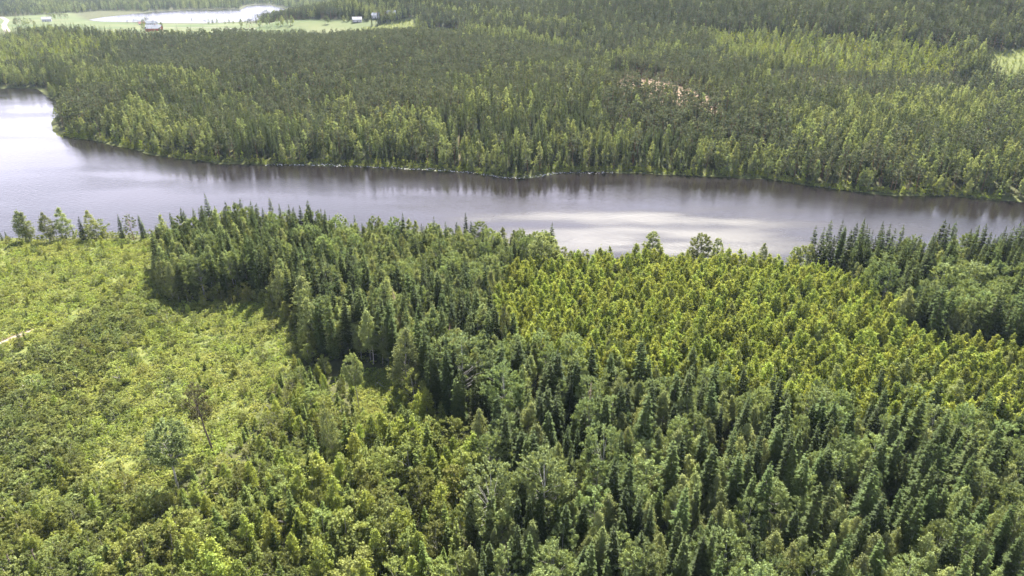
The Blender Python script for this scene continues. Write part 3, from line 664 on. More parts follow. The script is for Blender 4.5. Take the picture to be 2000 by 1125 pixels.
stand('lakeside', LAKESIDE, 3.5, {'spruce': 0.60, 'birch': 0.31, 'aspen': 0.09}, 1.0, {'spruce': (13.5, 21.5), 'birch': (10, 17)}, avoid=(GLADE, BIRCHY, GAP))
stand('birchy', BIRCHY, 3.5, {'spruce': 0.22, 'birch': 0.53, 'aspen': 0.25}, 0.82)
stand('rightwood', RIGHT_WOOD, 3.7, {'spruce': 0.70, 'birch': 0.16, 'aspen': 0.14}, 1.0, {'spruce': (16, 24)}, avoid=(DOME,))
stand('mixed', MIXED_WOOD, 3.7, {'spruce': 0.50, 'birch': 0.29, 'aspen': 0.21}, 0.94, {'birch': (7.5, 15), 'aspen': (9, 16)}, avoid=(GAP,))
MIX_EDGE = [(0.0, 171.1), (18.5, 162.3), (41.8, 158.0), (67.8, 152.2), (92.6, 147.3), (116.5, 143.1), (155.3, 136.1), (142.8, 121.1), (106.8, 127.6), (84.3, 129.9), (61.8, 134.9), (38.4, 141.3), (17.1, 147.1), (0.0, 164.7)]
stand('mixed', MIX_EDGE, 8.5, {'spruce': 0.62, 'birch': 0.2, 'aspen': 0.18}, 0.85)
stand('dome', DOME, 4.3, {'aspen': 1.0}, 1.0, {'aspen': (13, 17)})
stand('plantation', PLANTATION, 2.7, {'young_birch': 0.83, 'birch': 0.11, 'spruce': 0.015, 'thicket_tree': 0.045}, 1.0, {'spruce': (8, 11), 'thicket_tree': (5, 8), 'birch': (7, 11), 'young_birch': (6.5, 13)}, gaps=0.9)
stand('thicket', THICKET, 3.0, {'thicket_tree': 0.46, 'young_birch': 0.22, 'young_spruce': 0.32}, 1.0, {'young_birch': (3.5, 8.5), 'young_spruce': (3, 8)}, avoid=(GLADE, MEADOW, GAP), gaps=0.6)
stand('bushes', BUSH_BAND, 2.5, {'shrub': 0.85, 'thicket_tree': 0.15}, 1.35, {'thicket_tree': (2, 4)}, gaps=0.35)
stand('bushes', BUSH_PATCH, 1.9, {'shrub': 0.95, 'thicket_tree': 0.05}, 1.0, {'thicket_tree': (2, 3)}, gaps=0.35)
stand('low bushes', BUSH_LOW, 2.6, {'shrub': 0.4, 'thicket_tree': 0.45, 'young_birch': 0.15}, 1.1, {'shrub': (2, 4), 'thicket_tree': (2.8, 5.5), 'young_birch': (3, 6)}, gaps=0.7)
stand('meadow', MEADOW, 4.6, {'shrub': 0.9, 'young_birch': 0.07, 'young_spruce': 0.03}, 0.62, {'young_birch': (2.5, 4.5), 'young_spruce': (1.5, 3)}, avoid=(TRACK,))
stand('meadow', MEADOW, 8.5, {'thicket_tree': 0.6, 'young_spruce': 0.2, 'young_birch': 0.2}, 1.0, {'thicket_tree': (2.0, 4.2), 'young_birch': (2.5, 4.5), 'young_spruce': (1.8, 3.6)}, avoid=(TRACK,))
# near-shore fringe of bushes and small trees
shore_near = np.array([(-251.7, 273.1), (-219.7, 274.3), (-203.3, 276.2), (-177.8, 278.0), (-151.7, 279.3)])
def along(line, sp, off0, off1):
    seg = np.diff(line, axis=0); L = np.linalg.norm(seg, axis=1); cum = np.concatenate([[0], np.cumsum(L)])
    s = np.arange(0, cum[-1], sp) + rng.uniform(-0.4, 0.4, int(math.ceil(cum[-1]/sp)))*sp
    x = np.interp(s, cum, line[:, 0]); y = np.interp(s, cum, line[:, 1])
    return x, y + rng.uniform(off0, off1, len(s))
fx, fy = along(shore_near, 2.0, -6.5, -2.5)
kk = choose(len(fx), {'shrub': 0.55, 'thicket_tree': 0.3, 'young_spruce': 0.15})
for k in ('shrub', 'thicket_tree', 'young_spruce'):
    m_ = kk == k
    plant(k, fx[m_], fy[m_], rng.uniform(2.0, 4.2, m_.sum()), 'shore')
shore_mid = np.array([(17.6, 255.8), (40.6, 249.4), (70.0, 245.3), (99.3, 243.3), (118.0, 240.3)])
fx, fy = along(shore_mid, 3.0, -9, -3)
kk = choose(len(fx), {'thicket_tree': 0.5, 'birch': 0.25, 'spruce': 0.25})
for k in ('thicket_tree', 'birch', 'spruce'):
    m_ = kk == k
    plant(k, fx[m_], fy[m_], rng.uniform(3.5, 5.5, m_.sum()), 'plantation shore')
# bushes along the meadow edge of the lakeside wood
edge = np.array([(-125.8, 219.3), (-114.4, 207.7), (-104.0, 207.6), (-90.1, 208.0), (-76.0, 199.0), (-62.2, 181.9), (-57.8, 168.8)])
fx, fy = along(edge, 1.5, -2, 2.5)
plant('thicket_tree', fx, fy, rng.uniform(3, 6.5, len(fx)), 'wood edge')

# ------------------------------------------------------------------ individuals and masses
def project(x, y, z):
    dy, dz = y, z-CAM_Z
    f = dy*math.cos(PITCH) - dz*math.sin(PITCH); u_ = dy*math.sin(PITCH) + dz*math.cos(PITCH)
    return x/np.maximum(f, 1e-3)*1333.3, u_/np.maximum(f, 1e-3)*1333.3, f

NAMES = {'spruce': ('spruce_tree', 'tree'), 'birch': ('birch_tree', 'tree'), 'aspen': ('aspen_tree', 'tree'), 'young_birch': ('young_birch', 'tree'),
         'young_spruce': ('young_spruce', 'tree'), 'thicket_tree': ('bushy_sapling', 'sapling'), 'shrub': ('willow_shrub', 'shrub'), 'pine': ('pine_tree', 'tree')}
WHERE = {'lakeside': 'in the tall wood between meadow and lake', 'birchy': 'in the birch-rich wood left of the plantation by the lake',
         'rightwood': 'in the dark wood at the right by the lake', 'mixed': 'in the tall mixed wood below the birch plantation',
         'plantation': 'in the dense yellow-green birch plantation', 'thicket': 'in the young thicket below the meadow',
         'bushes': 'in the grey-green bush belt across the meadow', 'meadow': 'scattered over the sunny meadow', 'shore': 'in the fringe along the near shore above the meadow',
         'plantation shore': 'at the lake edge of the plantation', 'wood edge': 'along the meadow edge of the lakeside wood', 'dome': 'in the pale rounded clump before the right-hand wood', 'low bushes': 'in the bushes at the lower left corner'}
SHORT = {'lakeside': 'in the wood between meadow and lake', 'birchy': 'in the birch wood beside the plantation', 'rightwood': 'in the wood at right by the lake',
         'mixed': 'in the mixed wood below the plantation', 'plantation': 'in the birch plantation', 'thicket': 'in the thicket below the meadow', 'bushes': 'in the meadow bush belt',
         'meadow': 'on the sunny meadow', 'shore': 'in the shore row', 'plantation shore': 'on the plantation shore', 'wood edge': 'along the meadow wood edge', 'dome': 'in the pale clump before the right wood', 'low bushes': 'in the lower left corner bushes'}
LOOK = {'spruce': ('tall dark spruce', 'shorter dark spruce'), 'birch': ('tall pale birch', 'shorter pale birch'), 'aspen': ('tall grey-green aspen', 'shorter grey-green aspen'),
        'young_birch': ('taller yellow-green young birch', 'shorter yellow-green young birch'), 'young_spruce': ('taller cone-shaped young spruce', 'low cone-shaped young spruce'),
        'thicket_tree': ('taller bushy broadleaf sapling', 'low bushy broadleaf sapling'), 'shrub': ('larger rounded willow shrub', 'small rounded willow shrub'), 'pine': ('tall pine', 'short pine')}
WITH_PARTS = {'spruce', 'birch', 'aspen', 'pine', 'lone_aspen', 'sparse_tree', 'dead_spruce', 'shore_tree'}
LIMIT = 290
RANK = ('tallest', 'second tallest', 'third tallest', 'fourth tallest', 'fifth tallest', 'sixth tallest', 'seventh tallest', 'eighth tallest', 'ninth tallest', 'tenth tallest')
ORDER = ('first', 'second', 'third', 'fourth', 'fifth', 'sixth', 'seventh', 'eighth', 'ninth', 'tenth', 'eleventh', 'twelfth', 'thirteenth', 'fourteenth', 'fifteenth', 'sixteenth')
PLURAL = {'spruce': 'dark spruces', 'birch': 'pale birches', 'aspen': 'grey-green aspens', 'young_birch': 'yellow-green young birches', 'young_spruce': 'cone-shaped young spruces',
          'thicket_tree': 'bushy broadleaf saplings', 'shrub': 'rounded willow shrubs', 'pine': 'pines'}

def make_tree(kind, x, y, z, h, wid, name, category, label, group=None, rot=None, var=None):
    s = h/NOM[kind]
    var = int(rng.integers(len(LIB[kind]))) if var is None else var
    mw, ml, mj = LIB[kind][var]
    rot = rng.uniform(0, 6.28) if rot is None else rot
    if kind in WITH_PARTS:
        o = bpy.data.objects.new(name, None); root_col.objects.link(o)
        o.empty_display_size = 0.5
        for nm, me in (('trunk', mw), ('crown', ml)):
            c_ = bpy.data.objects.new(nm, me); root_col.objects.link(c_); c_.parent = o
    else:
        o = bpy.data.objects.new(name, mj); root_col.objects.link(o)
    o.location = (x, y, z-0.05)
    o.rotation_euler = (rng.normal(0, 0.03), rng.normal(0, 0.03), rot)
    ws = s*wid*(s**-0.15)
    o.scale = (ws, ws, s)
    tag(o, label, category, group)
    return o

sz = height(sx, sy)
for s, z in zip(SPECIAL, sz):
    make_tree(s[0], s[1], s[2], float(z), s[3], s[4], s[5], s[6], s[7])

def instancer(name, kinds, pts, idx, rot, scl, label, category=None):
    """one mass of plants: models set on points"""
    col = bpy.data.collections.new(name + '_models')
    i = 0
    for k in kinds:
        for mw, ml, mj in LIB[k]:
            o = bpy.data.objects.new('%s_model_%02d' % (name, i), mj); col.objects.link(o); i += 1
    me = bpy.data.meshes.new(name)
    me.vertices.add(len(pts)); me.vertices.foreach_set('co', np.asarray(pts, np.float32).ravel())
    a = me.attributes.new('model', 'INT', 'POINT'); a.data.foreach_set('value', np.asarray(idx, np.int32))
    a = me.attributes.new('turn', 'FLOAT_VECTOR', 'POINT'); a.data.foreach_set('vector', np.asarray(rot, np.float32).ravel())
    a = me.attributes.new('size', 'FLOAT_VECTOR', 'POINT'); a.data.foreach_set('vector', np.asarray(scl, np.float32).ravel())
    ob = add_obj(name, me)
    ng = bpy.data.node_groups.new(name, 'GeometryNodeTree')
    ng.interface.new_socket('Geometry', in_out='INPUT', socket_type='NodeSocketGeometry')
    ng.interface.new_socket('Geometry', in_out='OUTPUT', socket_type='NodeSocketGeometry')
    N, Lk = ng.nodes, ng.links
    gi, go = N.new('NodeGroupInput'), N.new('NodeGroupOutput')
    ci = N.new('GeometryNodeCollectionInfo'); ci.inputs['Collection'].default_value = col
    ci.inputs['Separate Children'].default_value = True; ci.inputs['Reset Children'].default_value = True
    ip = N.new('GeometryNodeInstanceOnPoints'); ip.inputs['Pick Instance'].default_value = True
    def named(nm, t):
        q = N.new('GeometryNodeInputNamedAttribute'); q.data_type = t; q.inputs['Name'].default_value = nm
        return [o_ for o_ in q.outputs if o_.enabled and o_.name == 'Attribute'][0]
    Lk.new(gi.outputs[0], ip.inputs['Points']); Lk.new(ci.outputs[0], ip.inputs['Instance'])
    Lk.new(named('model', 'INT'), ip.inputs['Instance Index'])
    e2r = N.new('FunctionNodeEulerToRotation'); Lk.new(named('turn', 'FLOAT_VECTOR'), e2r.inputs[0])
    Lk.new(e2r.outputs[0], ip.inputs['Rotation'])
    Lk.new(named('size', 'FLOAT_VECTOR'), ip.inputs['Scale'])
    Lk.new(ip.outputs[0], go.inputs[0])
    md = ob.modifiers.new('plants', 'NODES'); md.node_group = ng
    tag(ob, label, category, kind='stuff')
    return ob

by_kind = {}
for p in PLACED: by_kind.setdefault(p[0], []).append(p)
MASS = {'spruce': ('spruce_wood', 'dense mass of dark spruces filling the near woods'), 'birch': ('birch_wood', 'mass of pale birches filling the near woods'),
        'aspen': ('aspen_wood', 'mass of grey-green aspens filling the near woods'), 'young_birch': ('birch_plantation', 'dense carpet of yellow-green young birches sloping to the lake'),
        'young_spruce': ('young_spruce_thicket', 'mass of small young spruces in the thicket'), 'thicket_tree': ('sapling_thicket', 'tangled mass of broadleaf saplings below the meadow'),
        'shrub': ('shrubbery', 'mass of low willow shrubs over the meadow')}
for kind, lst in by_kind.items():
    x = np.array([p[1] for p in lst]); y = np.array([p[2] for p in lst]); h = np.array([p[3] for p in lst])
    st = [p[4] for p in lst]
    z = height(x, y)
    u_, v_, f_ = project(x, y, z+h*0.85)
    vis = (np.abs(u_) < 985) & (v_ > -545) & (v_ < 550) & (f_ > 10)
    # how large it shows: height over distance; keep those no taller neighbour in front covers
    dist = np.sqrt(x*x+y*y+(CAM_Z-z)**2)
    score = np.where(vis, h/dist, -1)
    order = np.argsort(-score)
    chosen = [i for i in order[:LIMIT] if vis[i]]
    cs = set(chosen)
    meds = {}
    for s_ in set(st):
        hh = [h[i] for i in chosen if st[i] == s_]
        meds[s_] = np.median(hh) if hh else 0
    # where in its stand each one stands, so that its label narrows down to a few
    cells = {}
    for s_ in set(st):
        ids = [i for i in chosen if st[i] == s_]
        if not ids: continue
        uq = np.quantile(u_[ids], np.arange(1, 5)/5); dq = np.quantile(dist[ids], np.arange(1, 7)/7)
        for i in ids: cells.setdefault((s_, int((u_[i] > uq).sum()), int((dist[i] > dq).sum())), []).append(i)
    for (s_, cu, cd), ids in cells.items():
        ids.sort(key=lambda i: -h[i])
        side = ('far left', 'left', 'middle', 'right', 'far right')[cu]
        depth = ('front row', 'second row', 'third row', 'fourth row', 'fifth row', 'sixth row', 'back row')[cd]
        for j, i in enumerate(ids):
            look = LOOK[kind][0 if h[i] >= meds[s_] else 1]
            if len(ids) > 1 and j < len(RANK): look = RANK[j] + ' ' + look.split(' ', 1)[1]
            elif len(ids) > 1 and j == len(ids)-1: look = 'lowest ' + look.split(' ', 1)[1]
            lab = '%s %s, %s, %s' % (look, SHORT[s_], side, depth)
            make_tree(kind, x[i], y[i], z[i], h[i], rng.uniform(0.82, 1.38) if kind == 'spruce' else rng.uniform(0.85, 1.18), NAMES[kind][0], NAMES[kind][1], lab, PLURAL[kind] + ' ' + WHERE[s_])
    rest = [i for i in range(len(lst)) if i not in cs]
    print(kind, len(lst), 'individual', len(chosen), 'mass', len(rest))
    if rest:
        rest = np.array(rest); nr = len(rest)
        sc_ = (h[rest]/NOM[kind]); wd = sc_**0.85*rng.uniform(0.88, 1.14, nr)
        instancer(MASS[kind][0], [kind], np.stack([x[rest], y[rest], z[rest]-0.05], 1), rng.integers(0, len(LIB[kind]), nr),
                  np.stack([rng.normal(0, 0.02, nr), rng.normal(0, 0.02, nr), rng.uniform(0, 6.28, nr)], 1), np.stack([wd, wd, sc_], 1), MASS[kind][1])

# ground cover of the clearing and the forest floor
mx_, my_ = poly_points(MEADOW, 1.15)
gx2, gy2 = poly_points(GLADE, 0.9)
tx_, ty_ = poly_points(THICKET, 2.2)
px_, py_ = poly_points(MIXED_WOOD, 3.0)
lx_, ly_ = poly_points(LAKESIDE, 3.0)
cx_ = np.concatenate([mx_, gx2, tx_, px_, lx_]); cy2 = np.concatenate([my_, gy2, ty_, py_, ly_])
k = (signed_distance(cx_, cy2, LAKE) > 0.8) & ~in_poly(cx_, cy2, TRACK)
k[:len(mx_)] &= vnoise(mx_, my_, 9.0, 3.0)+rng.uniform(-0.6, 0.6, len(mx_)) > -0.55
cx_, cy2 = cx_[k], cy2[k]; nn = len(cx_)
s = rng.uniform(0.6, 1.5, nn)
instancer('undergrowth', ['fern'], np.stack([cx_, cy2, height(cx_, cy2)-0.03], 1), rng.integers(0, 4, nn),
          np.stack([np.zeros(nn), np.zeros(nn), rng.uniform(0, 6.28, nn)], 1), np.stack([s, s, s*rng.uniform(0.6, 1.2, nn)], 1),
          'low yellow-green ferns and herbs covering the clearing')

# ------------------------------------------------------------------ forest across the lake
shore_all = np.array([(-312.5, 473.5), (-293.8, 465.6), (-268.1, 453.5), (-242.7, 434.9), (-207.7, 413.9), (-178.1, 402.9), (-145.9, 398.1), (-115.5, 398.1), (-84.2, 393.5), (-50.5, 387.8), (-23.4, 381.2), (-11.5, 374.8), (-2.8, 369.6), (11.4, 371.6), (26.2, 380.1), (44.0, 382.3), (73.1, 381.2), (95.1, 374.8), (120.1, 371.6), (139.4, 369.6), (150.7, 361.5), (163.5, 351.9), (181.0, 342.6), (200.0, 338.2), (222.7, 336.4), (233.7, 333.0), (253.6, 327.9)])
FK = ['far_spruce', 'far_birch', 'far_pine', 'far_young']
OFF = {}; o_ = 0
for k in FK: OFF[k] = o_; o_ += len(LIB[k])
def far_forest(name, label, x, y, z, kinds, h):
    nr = len(x)
    nomv = np.array([NOM[k] for k in FK]); offv = np.array([OFF[k] for k in FK]); cnt = np.array([len(LIB[k]) for k in FK])
    sc_ = h/nomv[kinds]; wd = sc_**0.85*rng.uniform(0.85, 1.2, nr)
    idx = offv[kinds] + (rng.random(nr)*cnt[kinds]).astype(int)
    instancer(name, FK, np.stack([x, y, z-0.05], 1), idx, np.stack([rng.normal(0, 0.02, nr), rng.normal(0, 0.02, nr), rng.uniform(0, 6.28, nr)], 1),
              np.stack([wd, wd, sc_], 1), label)

x, y = grid_points(-1150, 1350, 215, 1450, 4.25)
k = np.abs(x) < 0.86*y+90
x, y = x[k], y[k]
d1 = signed_distance(x, y, LAKE)
k = (d1 > 2.5) & (y > 335 - 0.13*x) & ~in_poly(x, y, FIELDS)
x, y, d1 = x[k], y[k], d1[k]
n_ = len(x)
W = np.tile(np.array([[0.56, 0.21, 0.23, 0.0]]), (n_, 1))
pn = vnoise(x, y, 55, 1.0); pb = vnoise(x, y, 38, 5.0)
pn = pn + 0.5*vnoise(x, y, 21, 8.0) + 0.6*vnoise(x, y, 130, 2.0); pb = pb + 0.5*vnoise(x, y, 17, 3.0) + 0.6*vnoise(x, y, 105, 6.0)
W[:, 2] *= np.exp(1.9*pn); W[:, 1] *= np.exp(1.9*pb)
hs = np.ones(n_); dens = np.full(n_, 0.95)
for p in BIRCH_RICH:
    m_ = in_poly(x, y, p); W[m_, 1] *= 2.2; W[m_, 2] *= 0.4
for p in PINE_STANDS:
    m_ = in_poly(x, y, p); W[m_] = (0.15, 0.06, 0.79, 0.0); dens[m_] = 0.85
m_ = in_poly(x, y, YOUNG_PINE); W[m_] = (0.12, 0.05, 0.83, 0); hs[m_] = 0.62
for p in YOUNG_BIRCH_FAR:
    m_ = in_poly(x, y, p); W[m_] = (0.06, 0.14, 0.03, 0.77); hs[m_] = 0.95
for p in BRIGHT_CUT:
    m_ = in_poly(x, y, p); W[m_] = (0, 0, 0, 1); hs[m_] = 0.32; dens[m_] = 0.8
m_ = in_poly(x, y, DARK_RIDGE); W[m_] = (0.62, 0.05, 0.33, 0.0)
for p in SOIL_CUT:
    m_ = in_poly(x, y, p); W[m_] = (0, 0, 1, 0); dens[m_] = 0.11; hs[m_] = 0.7
fringe = d1 < 9
W[fringe, 1] *= 2.5; hs[fringe] *= 0.75
W /= W.sum(1, keepdims=True)
kinds = (rng.random(n_)[:, None] > np.cumsum(W, 1)).sum(1).clip(0, 3)
base_h = np.array([16.8, 13.5, 15.5, 8.0])
h = base_h[kinds]*hs*rng.uniform(0.72, 1.22, n_)
keep = rng.random(n_) < dens
for x0, x1 in ((0, 0),): pass
x, y, kinds, h = x[keep], y[keep], kinds[keep], h[keep]
sx_, sy_ = along(shore_all, 1.5, 0.3, 4.5)
x = np.concatenate([x, sx_]); y = np.concatenate([y, sy_]); kinds = np.concatenate([kinds, np.where(rng.random(len(sx_)) < 0.75, 3, 0)]); h = np.concatenate([h, rng.uniform(1.8, 6.0, len(sx_))])
z = height(x, y)
far_forest('forest', 'mixed forest of spruce, birch and pine covering the far bank and hill', x, y, z, kinds, h)
print('far bank trees', len(x))

x, y = grid_points(-3600, 1500, 1400, 4600, 9.5, 0.5)
k = (np.abs(x) < 0.86*y+60) & (x < 0.15*y+100) & ~in_poly(x, y, FIELDS) & (signed_distance(x, y, FAR_LAKE) > np.where(y < 2000, 130, 8))
x, y = x[k], y[k]; n_ = len(x)
W = np.tile(np.array([[0.5, 0.3, 0.2, 0.0]]), (n_, 1)); W[:, 1] *= np.clip(1+1.4*vnoise(x, y, 120, 2), 0.1, 3); W /= W.sum(1, keepdims=True)
kinds = (rng.random(n_)[:, None] > np.cumsum(W, 1)).sum(1).clip(0, 2)
h = rng.uniform(13, 21, n_)
nr = n_
far_forest('forest', 'distant bluish forest on the hills behind the far lake', x, y, height(x, y), kinds, h*1.1)
print('distant trees', n_)

# ------------------------------------------------------------------ far farmland: tree groups and houses
GROVES = [([(-845.7, 1238.0), (-817.2, 1221.0), (-1055.6, 1583.7), (-1119.0, 1649.7)], 5, 'grove beside the road at the far left edge of the fields'),]
def farm_trees(pts_, label, group, hmin=10, hmax=16, kind='far_birch'):
    for q_, (a, b) in enumerate(sorted(pts_, key=lambda p: p[0]/p[1])):
        make_tree(kind if rng.random() < 0.5 else 'far_pine', a, b, float(height(np.array([a]), np.array([b]))[0]), rng.uniform(hmin, hmax), 1.5, 'field_tree', 'tree', ORDER[q_] + ' from left, ' + label, group)
farm_trees([(-991.0, 1455.8), (-850.9, 1256.3), (-953.9, 1418.1), (-1039.6, 1534.2), (-1022.3, 1519.3), (-975.3, 1456.8), (-992.0, 1488.9), (-996.3, 1505.3), (-980.0, 1489.7), (-953.0, 1457.1)], 'dark tree in the clump beside the white road at top left', 'trees in the clump at top left')
farm_trees([(-1059.3, 1674.4), (-1042.0, 1659.3), (-1035.9, 1660.7), (-1030.9, 1663.9), (-1019.6, 1656.7), (-1012.7, 1658.6), (-1008.4, 1661.1), (-1066.2, 1691.4), (-1058.4, 1693.9), (-1040.8, 1688.3)], 'dark tree in the small grove left of the distant lake', 'grove left of the distant lake')
farm_trees([(-782.6, 1487.6), (-766.5, 1482.5), (-759.6, 1479.2), (-754.6, 1479.6), (-747.0, 1478.9), (-746.4, 1488.2), (-741.3, 1488.5), (-725.9, 1478.2)], 'tree beside the grey-roofed farmhouse by the distant lake', 'trees round the lakeside farmhouse')
farm_trees([(-669.0, 1321.0), (-657.4, 1306.6), (-630.8, 1310.8)], 'tree beside the red-brown barn in the fields', 'trees at the barn')
farm_trees([(-668.0, 1527.1), (-637.8, 1516.1), (-628.3, 1513.6), (-617.2, 1507.3), (-609.9, 1510.3), (-590.9, 1505.0), (-580.7, 1500.4), (-570.5, 1495.7), (-664.4, 1528.7)], 'small tree on the field shore of the distant lake', 'trees along the field shore of the distant lake', 7, 12)
farm_trees([(-481.7, 1298.4), (-464.7, 1277.0), (-444.6, 1246.1), (-426.2, 1218.7), (-411.4, 1200.6), (-398.7, 1188.1), (-386.8, 1177.3), (-376.2, 1170.3), (-366.3, 1165.1), (-357.0, 1161.7), (-347.2, 1156.4), (-439.8, 1222.2), (-410.7, 1188.1), (-388.1, 1170.5), (-367.6, 1158.3), (-348.6, 1149.6)], 'tree in the long dark grove between fields and distant lake', 'long grove between fields and distant lake')
farm_trees([(-291.7, 1142.8), (-287.0, 1139.9), (-264.9, 1153.7), (-258.3, 1153.1), (-252.1, 1154.5), (-229.2, 1149.1), (-224.5, 1146.0)], 'tree near the white farmhouses on the field edge', 'trees near the white farmhouses', 8, 14)

def plain_mat(name, col, rough=0.8, var=0.15, scale=1.5):
    m, n, l = new_mat(name)
    out = n.new('ShaderNodeOutputMaterial'); b = n.new('ShaderNodeBsdfPrincipled')
    b.inputs['Roughness'].default_value = rough
    tc = n.new('ShaderNodeTexCoord'); no = n.new('ShaderNodeTexNoise'); no.inputs['Scale'].default_value = scale
    l.new(tc.outputs['Object'], no.inputs['Vector'])
    r = n.new('ShaderNodeValToRGB')
    r.color_ramp.elements[0].color = (*[c_*(1-var) for c_ in col], 1); r.color_ramp.elements[1].color = (*[min(1, c_*(1+var)) for c_ in col], 1)
    l.new(no.outputs['Fac'], r.inputs[0]); l.new(r.outputs[0], b.inputs['Base Color']); l.new(b.outputs[0], out.inputs['Surface'])
    return m
M['white_wall'] = plain_mat('white_boards', (0.42, 0.41, 0.40))
M['red_wall'] = plain_mat('red_boards', (0.36, 0.10, 0.07))
M['metal_roof'] = plain_mat('pale_metal_roof', (0.27, 0.28, 0.30), 0.6)
M['tile_roof'] = plain_mat('red_tile_roof', (0.42, 0.20, 0.15))
M['dark_glass'] = plain_mat('window_glass', (0.04, 0.05, 0.06), 0.15)
M['gravel'] = plain_mat('gravel', (0.17, 0.15, 0.125), 0.9, 0.2, 0.4)

def box(g, x0, x1, y0, y1, z0, z1):
    v = [(x0,y0,z0),(x1,y0,z0),(x1,y1,z0),(x0,y1,z0),(x0,y0,z1),(x1,y0,z1),(x1,y1,z1),(x0,y1,z1)]
    g.add(v, Q=[(0,3,2,1),(4,5,6,7),(0,1,5,4),(1,2,6,5),(2,3,7,6),(3,0,4,7)])
def geo_obj(name, g, mat, parent):
    v, q, t = g.arrays()
    return add_obj(name, mesh_from(name, v, [(q, 0), (t, 0)], [mat]), parent)
def house(x, y, L, Wd, H, rot, wall, roof, name, label):
    z = float(height(np.array([x]), np.array([y]))[0])
    o = bpy.data.objects.new(name, None); root_col.objects.link(o)
    o.location = (x, y, z-0.1); o.rotation_euler = (0, 0, rot)
    tag(o, label, 'house' if 'house' in name else 'barn')
    a, b = L/2, Wd/2; rh = Wd*0.42
    g = Geo(); box(g, -a, a, -b, b, 0, H)
    g.add([(-a,-b,H),(-a,b,H),(-a,0,H+rh)], T=[(0,2,1)]); g.add([(a,-b,H),(a,b,H),(a,0,H+rh)], T=[(0,1,2)])
    geo_obj('wall', g, wall, o)
    g = Geo(); e = 0.6; k_ = rh/b
    for sgn in (-1, 1):
        g.add([(-a-e, sgn*(b+e), H-e*k_+0.05), (a+e, sgn*(b+e), H-e*k_+0.05), (a+e, 0, H+rh+0.05), (-a-e, 0, H+rh+0.05),
               (-a-e, sgn*(b+e), H-e*k_+0.3), (a+e, sgn*(b+e), H-e*k_+0.3), (a+e, 0, H+rh+0.3), (-a-e, 0, H+rh+0.3)],
              Q=[(0,1,2,3),(4,7,6,5),(0,4,5,1),(1,5,6,2),(3,2,6,7),(0,3,7,4)])
    rf = geo_obj('roof', g, roof, o)
    g = Geo(); box(g, a*0.2, a*0.2+0.9, -0.45, 0.45, H+rh-0.4, H+rh+1.2); geo_obj('chimney', g, M['tile_roof'], rf)
    for i, xx in enumerate(np.linspace(-a*0.75, a*0.75, max(2, int(L/4)))):
        g = Geo(); nmw = 'window' if i != 1 else 'door'
        if nmw == 'window': box(g, xx-0.6, xx+0.6, -b-0.06, -b+0.02, 1.1, min(2.5, H-0.4))
        else: box(g, xx-0.55, xx+0.55, -b-0.06, -b+0.02, 0.1, 2.2)
        geo_obj(nmw, g, M['dark_glass'], o)
for (pxy, L, Wd, H, rot, wall, roof, nm, lab) in [
    ([(-538.6, 1095.9)], 22, 11, 4.5, 0.1, 'red_wall', 'metal_roof', 'barn', 'red barn with pale pinkish roof in the fields before the distant lake'),
    ([(-729.3, 1478.8)], 20, 9, 4.0, -0.1, 'white_wall', 'metal_roof', 'farm_house', 'low farmhouse with pale grey roof on the shore of the distant lake'),
    ([(-750.4, 1479.4)], 10, 7, 3.5, 0.3, 'white_wall', 'tile_roof', 'farm_house', 'small white house among trees left of the lakeside farmhouse'),
    ([(-1009.2, 1587.6)], 18, 10, 5.0, 0.5, 'white_wall', 'metal_roof', 'farm_house', 'pale blue-grey roofed house in the trees at top left'),
    ([(-242.0, 1144.3)], 14, 8, 4.0, 0.2, 'white_wall', 'metal_roof', 'farm_house', 'white house nearest the field, leftmost of the distant white group'),
    ([(-213.4, 1152.3)], 12, 8, 4.5, -0.2, 'white_wall', 'metal_roof', 'farm_house', 'middle white house of the distant group on the slope'),
    ([(-198.4, 1144.9)], 12, 8, 4.5, 0.1, 'white_wall', 'tile_roof', 'farm_house', 'white house with reddish roof in the distant group on the slope'),
    ([(-186.8, 1142.9)], 16, 9, 6.0, 0.0, 'white_wall', 'metal_roof', 'farm_house', 'largest white house, rightmost of the distant group on the slope')]:
    house(pxy[0][0], pxy[0][1], L, Wd, H, rot, M[wall], M[roof], nm, lab)

def ribbon(name, line, width, mat, label, lift=0.12):
    p = np.array(line, float)
    t_ = np.linspace(0, len(p)-1, (len(p)-1)*12+1)
    xs_ = np.interp(t_, np.arange(len(p)), p[:, 0]); ys_ = np.interp(t_, np.arange(len(p)), p[:, 1])
    dx, dy = np.gradient(xs_), np.gradient(ys_); L_ = np.hypot(dx, dy)+1e-9
    nx, ny = -dy/L_, dx/L_
    V = []
    for s_ in (-0.5, 0.5):
        a, b = xs_+nx*width*s_, ys_+ny*width*s_
        V.append(np.stack([a, b, np.maximum(height(a, b), height(xs_, ys_))+lift], 1))
    V = np.concatenate(V); m_ = len(xs_); i = np.arange(m_-1)
    q = np.stack([i, i+1, i+1+m_, i+m_], 1)
    o = add_obj(name, mesh_from(name, V, [(q, 0)], [mat])); tag(o, label, kind='structure'); return o
ribbon('road', [(-798.7, 1153.4), (-855.3, 1228.9), (-1032.1, 1483.5), (-1113.8, 1614.4), (-1191.0, 1712.0), (-1249.8, 1756.4)], 9, M['gravel'], 'pale gravel road curving at the far left', 0.25)
ribbon('path', [(-664.2, 1390.2), (-598.5, 1374.0), (-523.2, 1329.5), (-411.6, 1170.7)], 4, M['gravel'], 'pale farm track across the distant field', 0.25)
ribbon('path', [(-155.4, 168.6), (-152.1, 176.7), (-150.1, 180.6), (-146.1, 186.5)], 1.3, M['gravel'], 'short dirt track at the left of the meadow', 0.08)

